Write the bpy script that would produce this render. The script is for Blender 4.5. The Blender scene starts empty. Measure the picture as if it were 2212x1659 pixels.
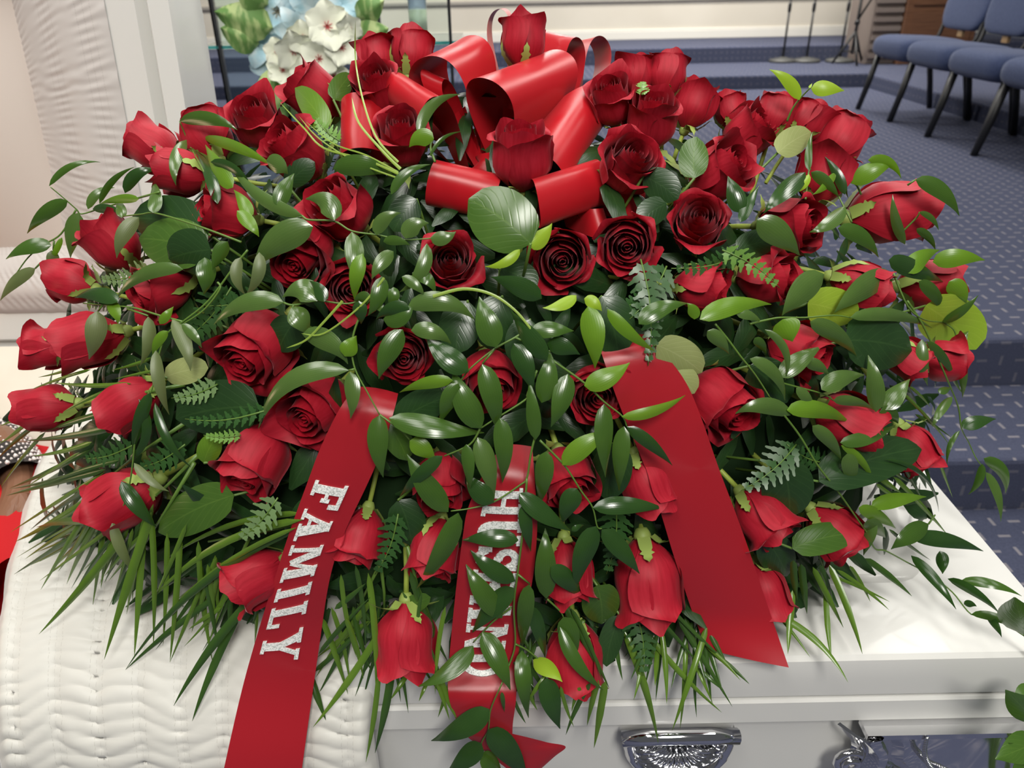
import bpy, bmesh, math, random
from math import sin, cos, pi, radians, sqrt, atan2, exp, floor
from mathutils import Vector, Matrix, Quaternion
random.seed(7)
SC = bpy.context.scene
COL = SC.collection

# ------------------------------------------------------------------ camera
FPX, PITCH, ROLL = 1661.0, radians(28.0), 0.02
CAM = Vector((0, 0, 1.55))
FW = Vector((0, cos(PITCH), -sin(PITCH)))
_r0, _u0 = Vector((1, 0, 0)), Vector((0, sin(PITCH), cos(PITCH)))
RT = _r0*cos(ROLL) - _u0*sin(ROLL)
UP = _r0*sin(ROLL) + _u0*cos(ROLL)
cam_data = bpy.data.cameras.new('camera')
cam_data.sensor_width = 36.0
cam_data.lens = FPX/2212.0*36.0
cam_data.clip_start = 0.02
cam_data.dof.use_dof = True
cam_data.dof.focus_distance = 0.74
cam_data.dof.aperture_fstop = 8.5
cam = bpy.data.objects.new('camera', cam_data)
COL.objects.link(cam)
mw = Matrix.Identity(4)
for i in range(3):
    mw[i][0], mw[i][1], mw[i][2], mw[i][3] = RT[i], UP[i], -FW[i], CAM[i]
cam.matrix_world = mw
SC.camera = cam

# ------------------------------------------------------------------ world, lights, exposure
w = bpy.data.worlds.new('room_light'); SC.world = w; w.use_nodes = True
w.node_tree.nodes['Background'].inputs[0].default_value = (0.95, 0.97, 1.0, 1)
w.node_tree.nodes['Background'].inputs[1].default_value = 0.075
SC.view_settings.view_transform = 'Standard'
SC.view_settings.look = 'None'
SC.view_settings.exposure = 0.26
SC.view_settings.gamma = 1.0
SC.view_settings.use_curve_mapping = False

def area(name, loc, sx, sy, power, col=(1, 0.97, 0.91), rot=(0, 0, 0)):
    l = bpy.data.lights.new(name, 'AREA'); l.shape = 'RECTANGLE'; l.size, l.size_y = sx, sy
    l.energy = power; l.color = col
    o = bpy.data.objects.new(name, l); o.location = loc; o.rotation_euler = rot; COL.objects.link(o)
    return o
LZ = 3.3
area('ceiling_light', (-1.25, 0.75, LZ), 0.6, 1.2, 17)
area('ceiling_light', (0.25, 0.85, LZ), 0.6, 1.2, 10)
area('ceiling_light', (1.55, 0.45, LZ), 0.6, 1.2, 8)
area('ceiling_light', (-0.55, -0.35, LZ), 0.6, 1.2, 18)
area('ceiling_light', (0.4, -1.6, LZ), 0.6, 1.2, 76)
area('ceiling_light', (-0.3, 2.1, LZ), 0.6, 1.2, 20)
area('ceiling_light', (1.6, 2.2, LZ), 0.6, 1.2, 20)
area('ceiling_light', (2.6, 4.4, LZ), 0.6, 1.2, 22)
area('ceiling_light', (0.2, 4.4, LZ), 0.6, 1.2, 22)
area('ceiling_light', (0.6, 7.0, LZ), 1.2, 0.6, 50)
area('ceiling_light', (3.2, 7.0, LZ), 1.2, 0.6, 50)
area('ceiling_light', (2.0, 8.4, LZ), 1.8, 0.6, 85)
area('ceiling_light', (-2.2, 8.0, LZ), 1.8, 0.6, 80)
pl = bpy.data.lights.new('torchiere_lamp', 'POINT'); pl.energy = 3.2; pl.color = (1, 0.66, 0.42); pl.shadow_soft_size = 0.12
po = bpy.data.objects.new('torchiere_lamp', pl); po.location = (-1.35, 0.62, 1.20); COL.objects.link(po)

# ------------------------------------------------------------------ helpers
def ray(px, py):
    return FW + RT*((px-1106)/FPX) - UP*((py-829.5)/FPX)
def on_z(px, py, z):
    d = ray(px, py); return CAM + d*((z-CAM.z)/d.z)
def on_y(px, py, y):
    d = ray(px, py); return CAM + d*(y/d.y)

def MAT(name, base, rough=0.5, spec=0.5, metal=0.0, **kw):
    m = bpy.data.materials.new(name); m.use_nodes = True
    b = m.node_tree.nodes['Principled BSDF']
    b.inputs['Base Color'].default_value = (*base, 1)
    b.inputs['Roughness'].default_value = rough
    b.inputs['Specular IOR Level'].default_value = spec
    b.inputs['Metallic'].default_value = metal
    for k, v in kw.items():
        b.inputs[k.replace('_', ' ')].default_value = v
    return m
def nd(m, t, **kw):
    n = m.node_tree.nodes.new(t)
    for k, v in kw.items(): setattr(n, k, v)
    return n
def lk(m, a, b): m.node_tree.links.new(a, b)
def bsdf(m): return m.node_tree.nodes['Principled BSDF']
def math_n(m, op, a=None, b=None, c=None):
    n = nd(m, 'ShaderNodeMath', operation=op)
    for i, v in enumerate((a, b, c)):
        if v is None: continue
        if isinstance(v, (int, float)): n.inputs[i].default_value = v
        else: lk(m, v, n.inputs[i])
    return n.outputs[0]
def noise_mix(m, scale, c1, c2, detail=3, coord='Object', lo=0.35, hi=0.65):
    tc = nd(m, 'ShaderNodeTexCoord'); nz = nd(m, 'ShaderNodeTexNoise')
    nz.inputs['Scale'].default_value = scale; nz.inputs['Detail'].default_value = detail
    lk(m, tc.outputs[coord], nz.inputs['Vector'])
    cr = nd(m, 'ShaderNodeValToRGB')
    cr.color_ramp.elements[0].position = lo; cr.color_ramp.elements[0].color = (*c1, 1)
    cr.color_ramp.elements[1].position = hi; cr.color_ramp.elements[1].color = (*c2, 1)
    lk(m, nz.outputs['Fac'], cr.inputs['Fac']); lk(m, cr.outputs['Color'], bsdf(m).inputs['Base Color'])
    return nz
def bump(m, src, strength=0.3, dist=0.001):
    b = nd(m, 'ShaderNodeBump'); b.inputs['Strength'].default_value = strength; b.inputs['Distance'].default_value = dist
    lk(m, src, b.inputs['Height']); lk(m, b.outputs['Normal'], bsdf(m).inputs['Normal'])

def mesh(name, V, Fc, m=None, smooth=True, uv=None):
    me = bpy.data.meshes.new(name)
    me.from_pydata([tuple(v) for v in V], [], Fc)
    if smooth: me.polygons.foreach_set('use_smooth', [True]*len(me.polygons))
    if uv is not None:
        l = me.uv_layers.new(name='UVMap')
        buf = []
        for p in me.polygons:
            for vi in p.vertices: buf += [uv[vi][0], uv[vi][1]]
        l.data.foreach_set('uv', buf)
    if m: me.materials.append(m)
    if smooth == 'auto': me.set_sharp_from_angle(angle=radians(28))
    me.update()
    return me
def link(name, me, parent=None):
    o = bpy.data.objects.new(name, me); COL.objects.link(o)
    if parent: o.parent = parent
    return o
def tag(o, label=None, cat=None, group=None, kind=None):
    if label: o['label'] = label
    if cat: o['category'] = cat
    if group: o['group'] = group
    if kind: o['kind'] = kind
    return o
def root(name, loc, label, cat, group=None):
    o = bpy.data.objects.new(name, None); COL.objects.link(o); o.location = loc; o.empty_display_size = 0.02
    return tag(o, label, cat, group)

class MB:
    """collects shapes into one mesh"""
    def __init__(s): s.v = []; s.f = []; s.uv = []
    def add(s, V, F, uv=None):
        n = len(s.v); s.v += [Vector(v) for v in V]; s.f += [tuple(i+n for i in f) for f in F]
        s.uv += list(uv) if uv else [(0, 0)]*len(V)
        return s
    def box(s, a, b):
        x0, y0, z0 = a; x1, y1, z1 = b
        return s.add([(x0,y0,z0),(x1,y0,z0),(x1,y1,z0),(x0,y1,z0),(x0,y0,z1),(x1,y0,z1),(x1,y1,z1),(x0,y1,z1)],
            [(0,3,2,1),(4,5,6,7),(0,1,5,4),(1,2,6,5),(2,3,7,6),(3,0,4,7)])
    def tube(s, pts, r, n=6, cap=True):
        pts = [Vector(p) for p in pts]; R = r if isinstance(r, (list, tuple)) else [r]*len(pts)
        V = []; Fc = []; nrm = None
        for i, p in enumerate(pts):
            t = (pts[min(i+1, len(pts)-1)] - pts[max(i-1, 0)])
            if t.length < 1e-9: t = Vector((0, 0, 1))
            t.normalize()
            if nrm is None:
                nrm = t.orthogonal().normalized()
            nrm = (nrm - t*nrm.dot(t))
            if nrm.length < 1e-6: nrm = t.orthogonal()
            nrm.normalize(); bn = t.cross(nrm)
            for k in range(n):
                a = 2*pi*k/n; V.append(p + (nrm*cos(a) + bn*sin(a))*R[i])
        for i in range(len(pts)-1):
            for k in range(n):
                Fc.append((i*n+k, i*n+(k+1) % n, (i+1)*n+(k+1) % n, (i+1)*n+k))
        if cap: Fc += [tuple(range(n-1, -1, -1)), tuple(range((len(pts)-1)*n, len(pts)*n))]
        return s.add(V, Fc)
    def lathe(s, prof, c=(0, 0, 0), n=20, cap=True):
        V = []; Fc = []
        for r, z in prof:
            for k in range(n):
                a = 2*pi*k/n; V.append((c[0]+r*cos(a), c[1]+r*sin(a), c[2]+z))
        for i in range(len(prof)-1):
            for k in range(n):
                Fc.append((i*n+k, i*n+(k+1) % n, (i+1)*n+(k+1) % n, (i+1)*n+k))
        if cap: Fc += [tuple(range(n-1, -1, -1)), tuple(range((len(prof)-1)*n, len(prof)*n))]
        return s.add(V, Fc)
    def grid(s, fn, nu, nv, uvfn=None):
        V = []; U = []
        for j in range(nv):
            for i in range(nu):
                u, v = i/(nu-1), j/(nv-1); V.append(fn(u, v)); U.append(uvfn(u, v) if uvfn else (u, v))
        Fc = [(j*nu+i, j*nu+i+1, (j+1)*nu+i+1, (j+1)*nu+i) for j in range(nv-1) for i in range(nu-1)]
        return s.add(V, Fc, U)
    def xf(s, M):
        s.v = [M @ v for v in s.v]; return s
    def build(s, name, m, parent=None, smooth=True):
        return link(name, mesh(name, s.v, s.f, m, smooth, s.uv), parent)
def bevel(o, wd=0.004, seg=3, ang=40):
    md = o.modifiers.new('bevel', 'BEVEL'); md.width = wd; md.segments = seg; md.limit_method = 'ANGLE'; md.angle_limit = radians(ang)
    return o
def bez(a, m, b, t): return a*(1-t)**2 + m*(2*t*(1-t)) + b*t*t
def smooth_path(pts, n=6):
    """Catmull-Rom through points"""
    out = []
    P = [pts[0]] + list(pts) + [pts[-1]]
    for i in range(1, len(P)-2):
        for k in range(n):
            t = k/n; a, b, c, d = P[i-1], P[i], P[i+1], P[i+2]
            out.append(0.5*((2*b) + (c-a)*t + (2*a-5*b+4*c-d)*t*t + (3*b-a-3*c+d)*t**3))
    out.append(P[-2]); return out
def hsh(*a):
    x = sin(sum((i+1)*12.9898*v for i, v in enumerate(a)))*43758.5453
    return x - floor(x)

# ------------------------------------------------------------------ materials
def petal_mat(name, c1, c2):
    m = MAT(name, c1, 0.55, 0.28)
    b = bsdf(m)
    b.inputs['Sheen Weight'].default_value = 0.16; b.inputs['Sheen Tint'].default_value = (1, 0.45, 0.5, 1); b.inputs['Sheen Roughness'].default_value = 0.35
    uv = nd(m, 'ShaderNodeUVMap'); mp = nd(m, 'ShaderNodeMapping'); mp.inputs['Scale'].default_value = (7, 0.9, 1)
    nz = nd(m, 'ShaderNodeTexNoise'); nz.inputs['Scale'].default_value = 3.0; nz.inputs['Detail'].default_value = 4
    lk(m, uv.outputs[0], mp.inputs[0]); lk(m, mp.outputs[0], nz.inputs['Vector'])
    cr = nd(m, 'ShaderNodeValToRGB'); cr.color_ramp.elements[0].position = .3; cr.color_ramp.elements[1].position = .75
    cr.color_ramp.elements[0].color = (*c1, 1); cr.color_ramp.elements[1].color = (*c2, 1)
    lk(m, nz.outputs['Fac'], cr.inputs['Fac']); lk(m, cr.outputs[0], b.inputs['Base Color'])
    bump(m, nz.outputs['Fac'], 0.10, 0.0006)
    return m
M_PETAL = petal_mat('rose_petal_velvet', (0.31, 0.0035, 0.013), (0.40, 0.007, 0.020))
M_PETAL2 = petal_mat('rose_petal_outer', (0.33, 0.006, 0.017), (0.44, 0.014, 0.031))
M_CALYX = MAT('calyx_green', (0.30, 0.40, 0.09), 0.5, 0.4)
M_STEMY = MAT('rose_stem_green', (0.34, 0.43, 0.07), 0.45, 0.4)

def leaf_mat(name, c1, c2, rough=0.3, spec=0.5, veins='par', tr=0.12, coat=0.0):
    m = MAT(name, c1, rough, spec)
    b = bsdf(m)
    b.inputs['Coat Weight'].default_value = coat; b.inputs['Coat Roughness'].default_value = 0.18
    uv = nd(m, 'ShaderNodeUVMap'); sp = nd(m, 'ShaderNodeSeparateXYZ'); lk(m, uv.outputs[0], sp.inputs[0])
    u, v = sp.outputs[0], sp.outputs[1]
    if veins == 'par':
        a = math_n(m, 'SINE', math_n(m, 'MULTIPLY', u, 62.0))
        hgt = math_n(m, 'MULTIPLY', a, 0.5)
        fac = math_n(m, 'MULTIPLY_ADD', a, 0.09, 0.4)
    else:
        au = math_n(m, 'ABSOLUTE', math_n(m, 'SUBTRACT', u, 0.5))
        q = math_n(m, 'SINE', math_n(m, 'MULTIPLY', math_n(m, 'SUBTRACT', v, math_n(m, 'MULTIPLY', au, 0.9)), 44.0))
        q = math_n(m, 'POWER', math_n(m, 'MAXIMUM', q, 0.0), 6.0)
        mid = math_n(m, 'LESS_THAN', au, 0.018)
        hgt = math_n(m, 'SUBTRACT', 0.0, math_n(m, 'ADD', q, mid))
        fac = math_n(m, 'MULTIPLY_ADD', math_n(m, 'MAXIMUM', math_n(m, 'MULTIPLY', q, 0.45), mid), 0.7, 0.15)
    nz = nd(m, 'ShaderNodeTexNoise'); nz.inputs['Scale'].default_value = 38.0; nz.inputs['Detail'].default_value = 2
    tc = nd(m, 'ShaderNodeTexCoord'); lk(m, tc.outputs['Object'], nz.inputs['Vector'])
    f2 = math_n(m, 'ADD', math_n(m, 'MULTIPLY', fac, 0.5), math_n(m, 'MULTIPLY', nz.outputs['Fac'], 0.55))
    mx = nd(m, 'ShaderNodeMix', data_type='RGBA'); mx.inputs['A'].default_value = (*c1, 1); mx.inputs['B'].default_value = (*c2, 1)
    lk(m, f2, mx.inputs['Factor']); lk(m, mx.outputs['Result'], b.inputs['Base Color'])
    bump(m, hgt, 0.055 if veins == 'par' else 0.12, 0.0005)
    if tr > 0:
        out = m.node_tree.nodes['Material Output']; td = nd(m, 'ShaderNodeBsdfTranslucent'); td.inputs[0].default_value = (c2[0]*1.2, min(1, c2[1]*1.5), c2[2]*.5, 1)
        ms = nd(m, 'ShaderNodeMixShader'); ms.inputs[0].default_value = tr
        lk(m, b.outputs[0], ms.inputs[1]); lk(m, td.outputs[0], ms.inputs[2]); lk(m, ms.outputs[0], out.inputs['Surface'])
    return m
LM = {
 'g': leaf_mat('ruscus_leaf_green', (0.028, 0.076, 0.010), (0.072, 0.148, 0.022), 0.22, 0.6),
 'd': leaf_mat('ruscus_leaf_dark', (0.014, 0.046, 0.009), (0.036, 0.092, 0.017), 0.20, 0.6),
 'p': leaf_mat('ruscus_leaf_pale', (0.046, 0.104, 0.018), (0.105, 0.180, 0.040), 0.22, 0.7),
 'b': leaf_mat('ruscus_leaf_bright', (0.085, 0.19, 0.010), (0.17, 0.32, 0.025), 0.3, 0.5, tr=0.2),
 'l': leaf_mat('young_leaf_lime', (0.22, 0.37, 0.018), (0.36, 0.52, 0.04), 0.35, 0.45, tr=0.2),
 'y': leaf_mat('dry_tip_leaf', (0.065, 0.115, 0.032), (0.20, 0.225, 0.095), 0.4, 0.5),
}
SM = {
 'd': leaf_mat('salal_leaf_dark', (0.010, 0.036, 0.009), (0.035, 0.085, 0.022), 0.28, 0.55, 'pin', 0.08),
 'g': leaf_mat('salal_leaf_green', (0.035, 0.095, 0.012), (0.10, 0.19, 0.03), 0.26, 0.6, 'pin', 0.12),
 'b': leaf_mat('salal_leaf_bright', (0.085, 0.19, 0.012), (0.17, 0.31, 0.03), 0.3, 0.5, 'pin', 0.2),
 'l': leaf_mat('salal_leaf_lime', (0.27, 0.42, 0.03), (0.42, 0.55, 0.07), 0.45, 0.4, 'pin', 0.2),
 'p': leaf_mat('salal_leaf_underside', (0.26, 0.31, 0.10), (0.42, 0.46, 0.20), 0.55, 0.3, 'pin', 0.15),
}
M_VSTEM = MAT('vine_stem_green', (0.10, 0.19, 0.03), 0.4, 0.5)
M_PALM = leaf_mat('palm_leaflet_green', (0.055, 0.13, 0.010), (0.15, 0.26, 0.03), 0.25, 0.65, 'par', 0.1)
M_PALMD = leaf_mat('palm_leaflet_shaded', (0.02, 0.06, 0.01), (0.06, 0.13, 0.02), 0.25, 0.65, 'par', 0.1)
M_FERN = MAT('leatherleaf_fern_green', (0.028, 0.085, 0.018), 0.35, 0.5)
M_FERNL = MAT('leatherleaf_fern_light', (0.16, 0.26, 0.10), 0.45, 0.4)
M_FERNB = MAT('leatherleaf_fern_young', (0.14, 0.28, 0.05), 0.4, 0.5)
M_GRASS = MAT('bear_grass_green', (0.24, 0.35, 0.05), 0.35, 0.5)

def satin(name, c, dark):
    m = MAT(name, c, 0.33, 0.45)
    b = bsdf(m); b.inputs['Sheen Weight'].default_value = 0.15; b.inputs['Sheen Tint'].default_value = (1, .35, .35, 1)
    b.inputs['Anisotropic'].default_value = 0.6
    uv = nd(m, 'ShaderNodeUVMap'); mp = nd(m, 'ShaderNodeMapping'); mp.inputs['Scale'].default_value = (dark, 1, 1)
    wv = nd(m, 'ShaderNodeTexWave'); wv.inputs['Scale'].default_value = 60; wv.inputs['Distortion'].default_value = 0.4
    lk(m, uv.outputs[0], mp.inputs[0]); lk(m, mp.outputs[0], wv.inputs['Vector'])
    bump(m, wv.outputs['Fac'], 0.06, 0.0004)
    return m
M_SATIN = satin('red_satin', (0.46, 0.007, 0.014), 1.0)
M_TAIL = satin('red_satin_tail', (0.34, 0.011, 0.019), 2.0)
from mathutils import noise
# ------------------------------------------------------------------ the place: floor, steps, walls
def carpet(name):
    m = MAT(name, (0.09, 0.10, 0.19), 0.95, 0.1)
    tc = nd(m, 'ShaderNodeTexCoord'); sp = nd(m, 'ShaderNodeSeparateXYZ'); lk(m, tc.outputs['Object'], sp.inputs[0])
    geo = nd(m, 'ShaderNodeNewGeometry'); sn = nd(m, 'ShaderNodeSeparateXYZ'); lk(m, geo.outputs['Normal'], sn.inputs[0])
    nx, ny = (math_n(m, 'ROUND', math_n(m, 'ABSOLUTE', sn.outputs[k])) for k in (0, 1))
    # tops use x,y; risers use the height instead of the coordinate they do not span
    gx_ = math_n(m, 'ADD', math_n(m, 'MULTIPLY', sp.outputs[0], math_n(m, 'SUBTRACT', 1, nx)), math_n(m, 'MULTIPLY', sp.outputs[2], nx))
    gy_ = math_n(m, 'ADD', math_n(m, 'MULTIPLY', sp.outputs[1], math_n(m, 'SUBTRACT', 1, ny)), math_n(m, 'MULTIPLY', sp.outputs[2], ny))
    x = math_n(m, 'DIVIDE', gx_, 0.056)
    y = math_n(m, 'DIVIDE', gy_, 0.056)
    cx, cy = math_n(m, 'FLOOR', x), math_n(m, 'FLOOR', y)
    fx = math_n(m, 'ABSOLUTE', math_n(m, 'SUBTRACT', math_n(m, 'FRACT', x), .5))
    fy = math_n(m, 'ABSOLUTE', math_n(m, 'SUBTRACT', math_n(m, 'FRACT', y), .5))
    par = math_n(m, 'GREATER_THAN', math_n(m, 'FRACT', math_n(m, 'MULTIPLY', math_n(m, 'ADD', cx, cy), .5)), .25)
    def dash(a, b): return math_n(m, 'MULTIPLY', math_n(m, 'LESS_THAN', a, .27), math_n(m, 'LESS_THAN', b, .075))
    h, v = dash(fx, fy), dash(fy, fx)
    mk = math_n(m, 'ADD', math_n(m, 'MULTIPLY', h, par), math_n(m, 'MULTIPLY', v, math_n(m, 'SUBTRACT', 1, par)))
    mx = nd(m, 'ShaderNodeMix', data_type='RGBA')
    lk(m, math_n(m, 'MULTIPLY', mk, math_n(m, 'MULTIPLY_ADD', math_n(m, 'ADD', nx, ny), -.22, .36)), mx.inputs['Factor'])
    nz = nd(m, 'ShaderNodeTexNoise'); nz.inputs['Scale'].default_value = 240; lk(m, tc.outputs['Object'], nz.inputs['Vector'])
    cr = nd(m, 'ShaderNodeValToRGB'); cr.color_ramp.elements[0].color = (0.042, 0.048, 0.082, 1); cr.color_ramp.elements[1].color = (0.092, 0.102, 0.160, 1)
    lk(m, nz.outputs['Fac'], cr.inputs['Fac']); lk(m, cr.outputs[0], mx.inputs['A']); mx.inputs['B'].default_value = (0.50, 0.46, 0.45, 1)
    lk(m, mx.outputs['Result'], bsdf(m).inputs['Base Color'])
    bump(m, nz.outputs['Fac'], 0.5, 0.002)
    return m
M_CARPET = carpet('blue_patterned_carpet')
M_WALL = MAT('cream_wall_paint', (0.66, 0.61, 0.52), 0.7, 0.2)
noise_mix(M_WALL, 1.5, (0.64, 0.59, 0.50), (0.68, 0.63, 0.54))
M_TRIM = MAT('white_gloss_trim', (0.78, 0.75, 0.68), 0.35, 0.4)
def struct(name, mb, m, bev=0.006):
    o = mb.build(name, m, None, False); o['kind'] = 'structure'
    if bev: bevel(o, bev, 2)
    return o
Y1, Y2, Y3 = 2.0, 1.6, 1.235
B1, B2, WALLY = 7.38, 8.52, 9.75
struct('floor', MB().box((-4.5, -3, -0.1), (5.5, Y3, 0.12)), M_CARPET, 0)
struct('floor_lower_step', MB().box((-4.5, Y3, -0.1), (5.5, Y2, 0.31)), M_CARPET, 0.012)
struct('floor_upper_step', MB().box((-4.5, Y2, -0.1), (5.5, Y1, 0.455)), M_CARPET, 0.012)
struct('floor_platform', MB().box((-4.5, Y1, -0.1), (5.5, B1, 0.60)), M_CARPET, 0.012)
struct('floor_back_lower_step', MB().box((-4.5, B1, -0.1), (5.5, B2, 0.714)), M_CARPET, 0.012)
struct('floor_back_upper_step', MB().box((-4.5, B2, -0.1), (5.5, WALLY+.2, 0.863)), M_CARPET, 0.012)
# the lower step returns towards the chairs on the right
struct('floor_side_step', MB().box((3.25, 4.2, 0.5), (5.5, B1, 0.714)), M_CARPET, 0.012)
struct('wall_back', MB().box((-4.5, WALLY, 0.8), (5.5, WALLY+.15, 3.6)), M_WALL, 0)
struct('baseboard_back', MB().box((-4.5, WALLY-.025, 0.863), (5.5, WALLY, 0.955)).box((-4.5, WALLY-.018, .955), (5.5, WALLY, .975)), M_TRIM, 0.006)
struct('wall_shading_strip_1', MB().box((-4.5, WALLY-.03, 1.258), (5.5, WALLY, 1.295)), MAT('grey_wall_shading', (0.36, 0.33, 0.29), 0.5), 0.006)  # grey strip standing in for the shading along the upper wall, no real rail

# ------------------------------------------------------------------ casket
M_WHITE = MAT('white_casket_enamel', (0.73, 0.725, 0.695), 0.38, 0.4, Coat_Weight=0.28, Coat_Roughness=0.10)
M_CHROME = MAT('polished_chrome', (0.82, 0.82, 0.84), 0.07, 0.5, 1.0)
def crepe(name, c, stitch=True):
    m = MAT(name, c, 0.42, 0.35)
    b = bsdf(m); b.inputs['Sheen Weight'].default_value = 0.35; b.inputs['Sheen Roughness'].default_value = .4
    uv = nd(m, 'ShaderNodeUVMap'); sp = nd(m, 'ShaderNodeSeparateXYZ'); lk(m, uv.outputs[0], sp.inputs[0])
    u, v = sp.outputs[0], sp.outputs[1]
    nz = nd(m, 'ShaderNodeTexNoise'); nz.inputs['Scale'].default_value = 1.0; nz.inputs['Detail'].default_value = 3
    mp = nd(m, 'ShaderNodeMapping'); mp.inputs['Scale'].default_value = (1.4, 30.0, 1); lk(m, uv.outputs[0], mp.inputs[0]); lk(m, mp.outputs[0], nz.inputs['Vector'])
    hgt = nz.outputs['Fac']
    if stitch:
        # u is counted in stitch columns: three seams near the middle of every unit
        fu = math_n(m, 'SUBTRACT', math_n(m, 'FRACT', u), .5)
        tri = math_n(m, 'ABSOLUTE', math_n(m, 'SUBTRACT', math_n(m, 'FRACT', math_n(m, 'ADD', math_n(m, 'DIVIDE', fu, .17), .5)), .5))
        near = math_n(m, 'LESS_THAN', math_n(m, 'ABSOLUTE', fu), .25)
        line = math_n(m, 'MULTIPLY', near, math_n(m, 'LESS_THAN', tri, .035))
        dsh = math_n(m, 'LESS_THAN', math_n(m, 'FRACT', math_n(m, 'MULTIPLY', v, 230.0)), .6)
        mk = math_n(m, 'MULTIPLY', line, dsh)
        mx = nd(m, 'ShaderNodeMix', data_type='RGBA'); mx.inputs['A'].default_value = (*c, 1)
        mx.inputs['B'].default_value = (c[0]*.55, c[1]*.53, c[2]*.5, 1)
        lk(m, math_n(m, 'MULTIPLY', mk, .38), mx.inputs['Factor']); lk(m, mx.outputs['Result'], b.inputs['Base Color'])
        hgt = math_n(m, 'SUBTRACT', hgt, math_n(m, 'MULTIPLY', line, .5))
    bump(m, hgt, 0.35 if stitch else 0.06, 0.0012)
    return m
M_CREPE = crepe('white_shirred_crepe', (0.64, 0.63, 0.585))
M_CREPEL = crepe('lid_shirred_crepe', (0.60, 0.56, 0.535))
M_PANEL = crepe('lid_panel_crepe', (0.66, 0.585, 0.53), False)
XL, XRr, YF, YB, ZL = -1.36, 0.575, 0.56, 1.205, 0.93
XS = -0.155                                     # right edge of the overlay cloth
casket = root('casket', (-0.4, 0.88, 0.12), 'white enamelled half-couch casket with chrome corner hardware, standing under the rose spray', 'casket')
casket.matrix_basis = Matrix.Translation((-0.4, 0.88, 0.12))
INV = Matrix.Translation((0.4, -0.88, -0.12))
def cpart(mb, name, m, smooth=True, parent=None):
    mb.xf(INV); return mb.build(name, m, parent or casket, 'auto' if smooth is True else smooth)
# body, an open box with rim ledge
def rounded_rect(x0, x1, y0, y1, r, n=6):
    P = []
    for (cx, cy, a0) in ((x1-r, y0+r, -pi/2), (x1-r, y1-r, 0), (x0+r, y1-r, pi/2), (x0+r, y0+r, pi)):
        for k in range(n+1):
            a = a0 + pi/2*k/n; P.append((cx+r*cos(a), cy+r*sin(a)))
    return P
def ring_stack(rings, closed_bottom=True, closed_top=False):
    V = []; Fc = []; n = len(rings[0][0])
    for P, z in rings:
        V += [(p[0], p[1], z) for p in P]
    for j in range(len(rings)-1):
        for k in range(n):
            Fc.append((j*n+k, j*n+(k+1) % n, (j+1)*n+(k+1) % n, (j+1)*n+k))
    if closed_bottom: Fc.append(tuple(range(n-1, -1, -1)))
    if closed_top: Fc.append(tuple(range((len(rings)-1)*n, len(rings)*n)))
    return V, Fc
def rr(d, r=.05): return rounded_rect(XL-d, XRr+d, YF-d, YB+d, r)
V, Fc = ring_stack([(rr(-.03), .42), (rr(.005), .43), (rr(.005), .47), (rr(-.012), .49), (rr(-.012), .826), (rr(-.004), .834), (rr(.002), .837),
                    (rr(.006), .840), (rr(.006), .869), (rr(.004), .872), (rr(-.03), .8725), (rr(-.035), .70), (rr(-.05), .60)], True, True)
cpart(MB().add(V, Fc), 'body', M_WHITE)
# foot lid: side wall, flat crown with raised panel line
def fl(d, r=.045): return rounded_rect(-.17, XRr+d, YF-d, YB+d, r) if False else [(max(p[0], -.18), p[1]) for p in rounded_rect(-.6, XRr+d, YF-d, YB+d, r)]
def rp(x0, x1, y0, y1, r): return rounded_rect(x0, x1, y0, y1, r)
V, Fc = ring_stack([(fl(.001), .8735), (fl(.003), .876), (fl(.004), .90), (fl(.003), .918), (fl(.002), .925), (fl(-.002), .9295), (fl(-.010), .931),
                    (fl(-.085), .9345), (fl(-.10), .9345)], False, False)
cpart(MB().add(V, Fc), 'foot_lid', M_WHITE)
rings = [(fl(-.10), .9345), (fl(-.112), .928), (fl(-.122), .928), (fl(-.136), .938), (fl(-.15), .9395)]
V, Fc = ring_stack(rings, False, True)
cpart(MB().add(V, Fc), 'lid_panel', M_WHITE)
mb = MB()
for x in (-1.2, .42):
    for y in (.66, 1.08): mb.tube([(x, y, .12), (x, y, .43)], .02, 10)
mb.box((-1.25, .63, .28), (.47, .67, .31)).box((-1.25, 1.06, .28), (.47, 1.10, .31))
cpart(mb, 'bier_frame', M_CHROME, False)

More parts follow.
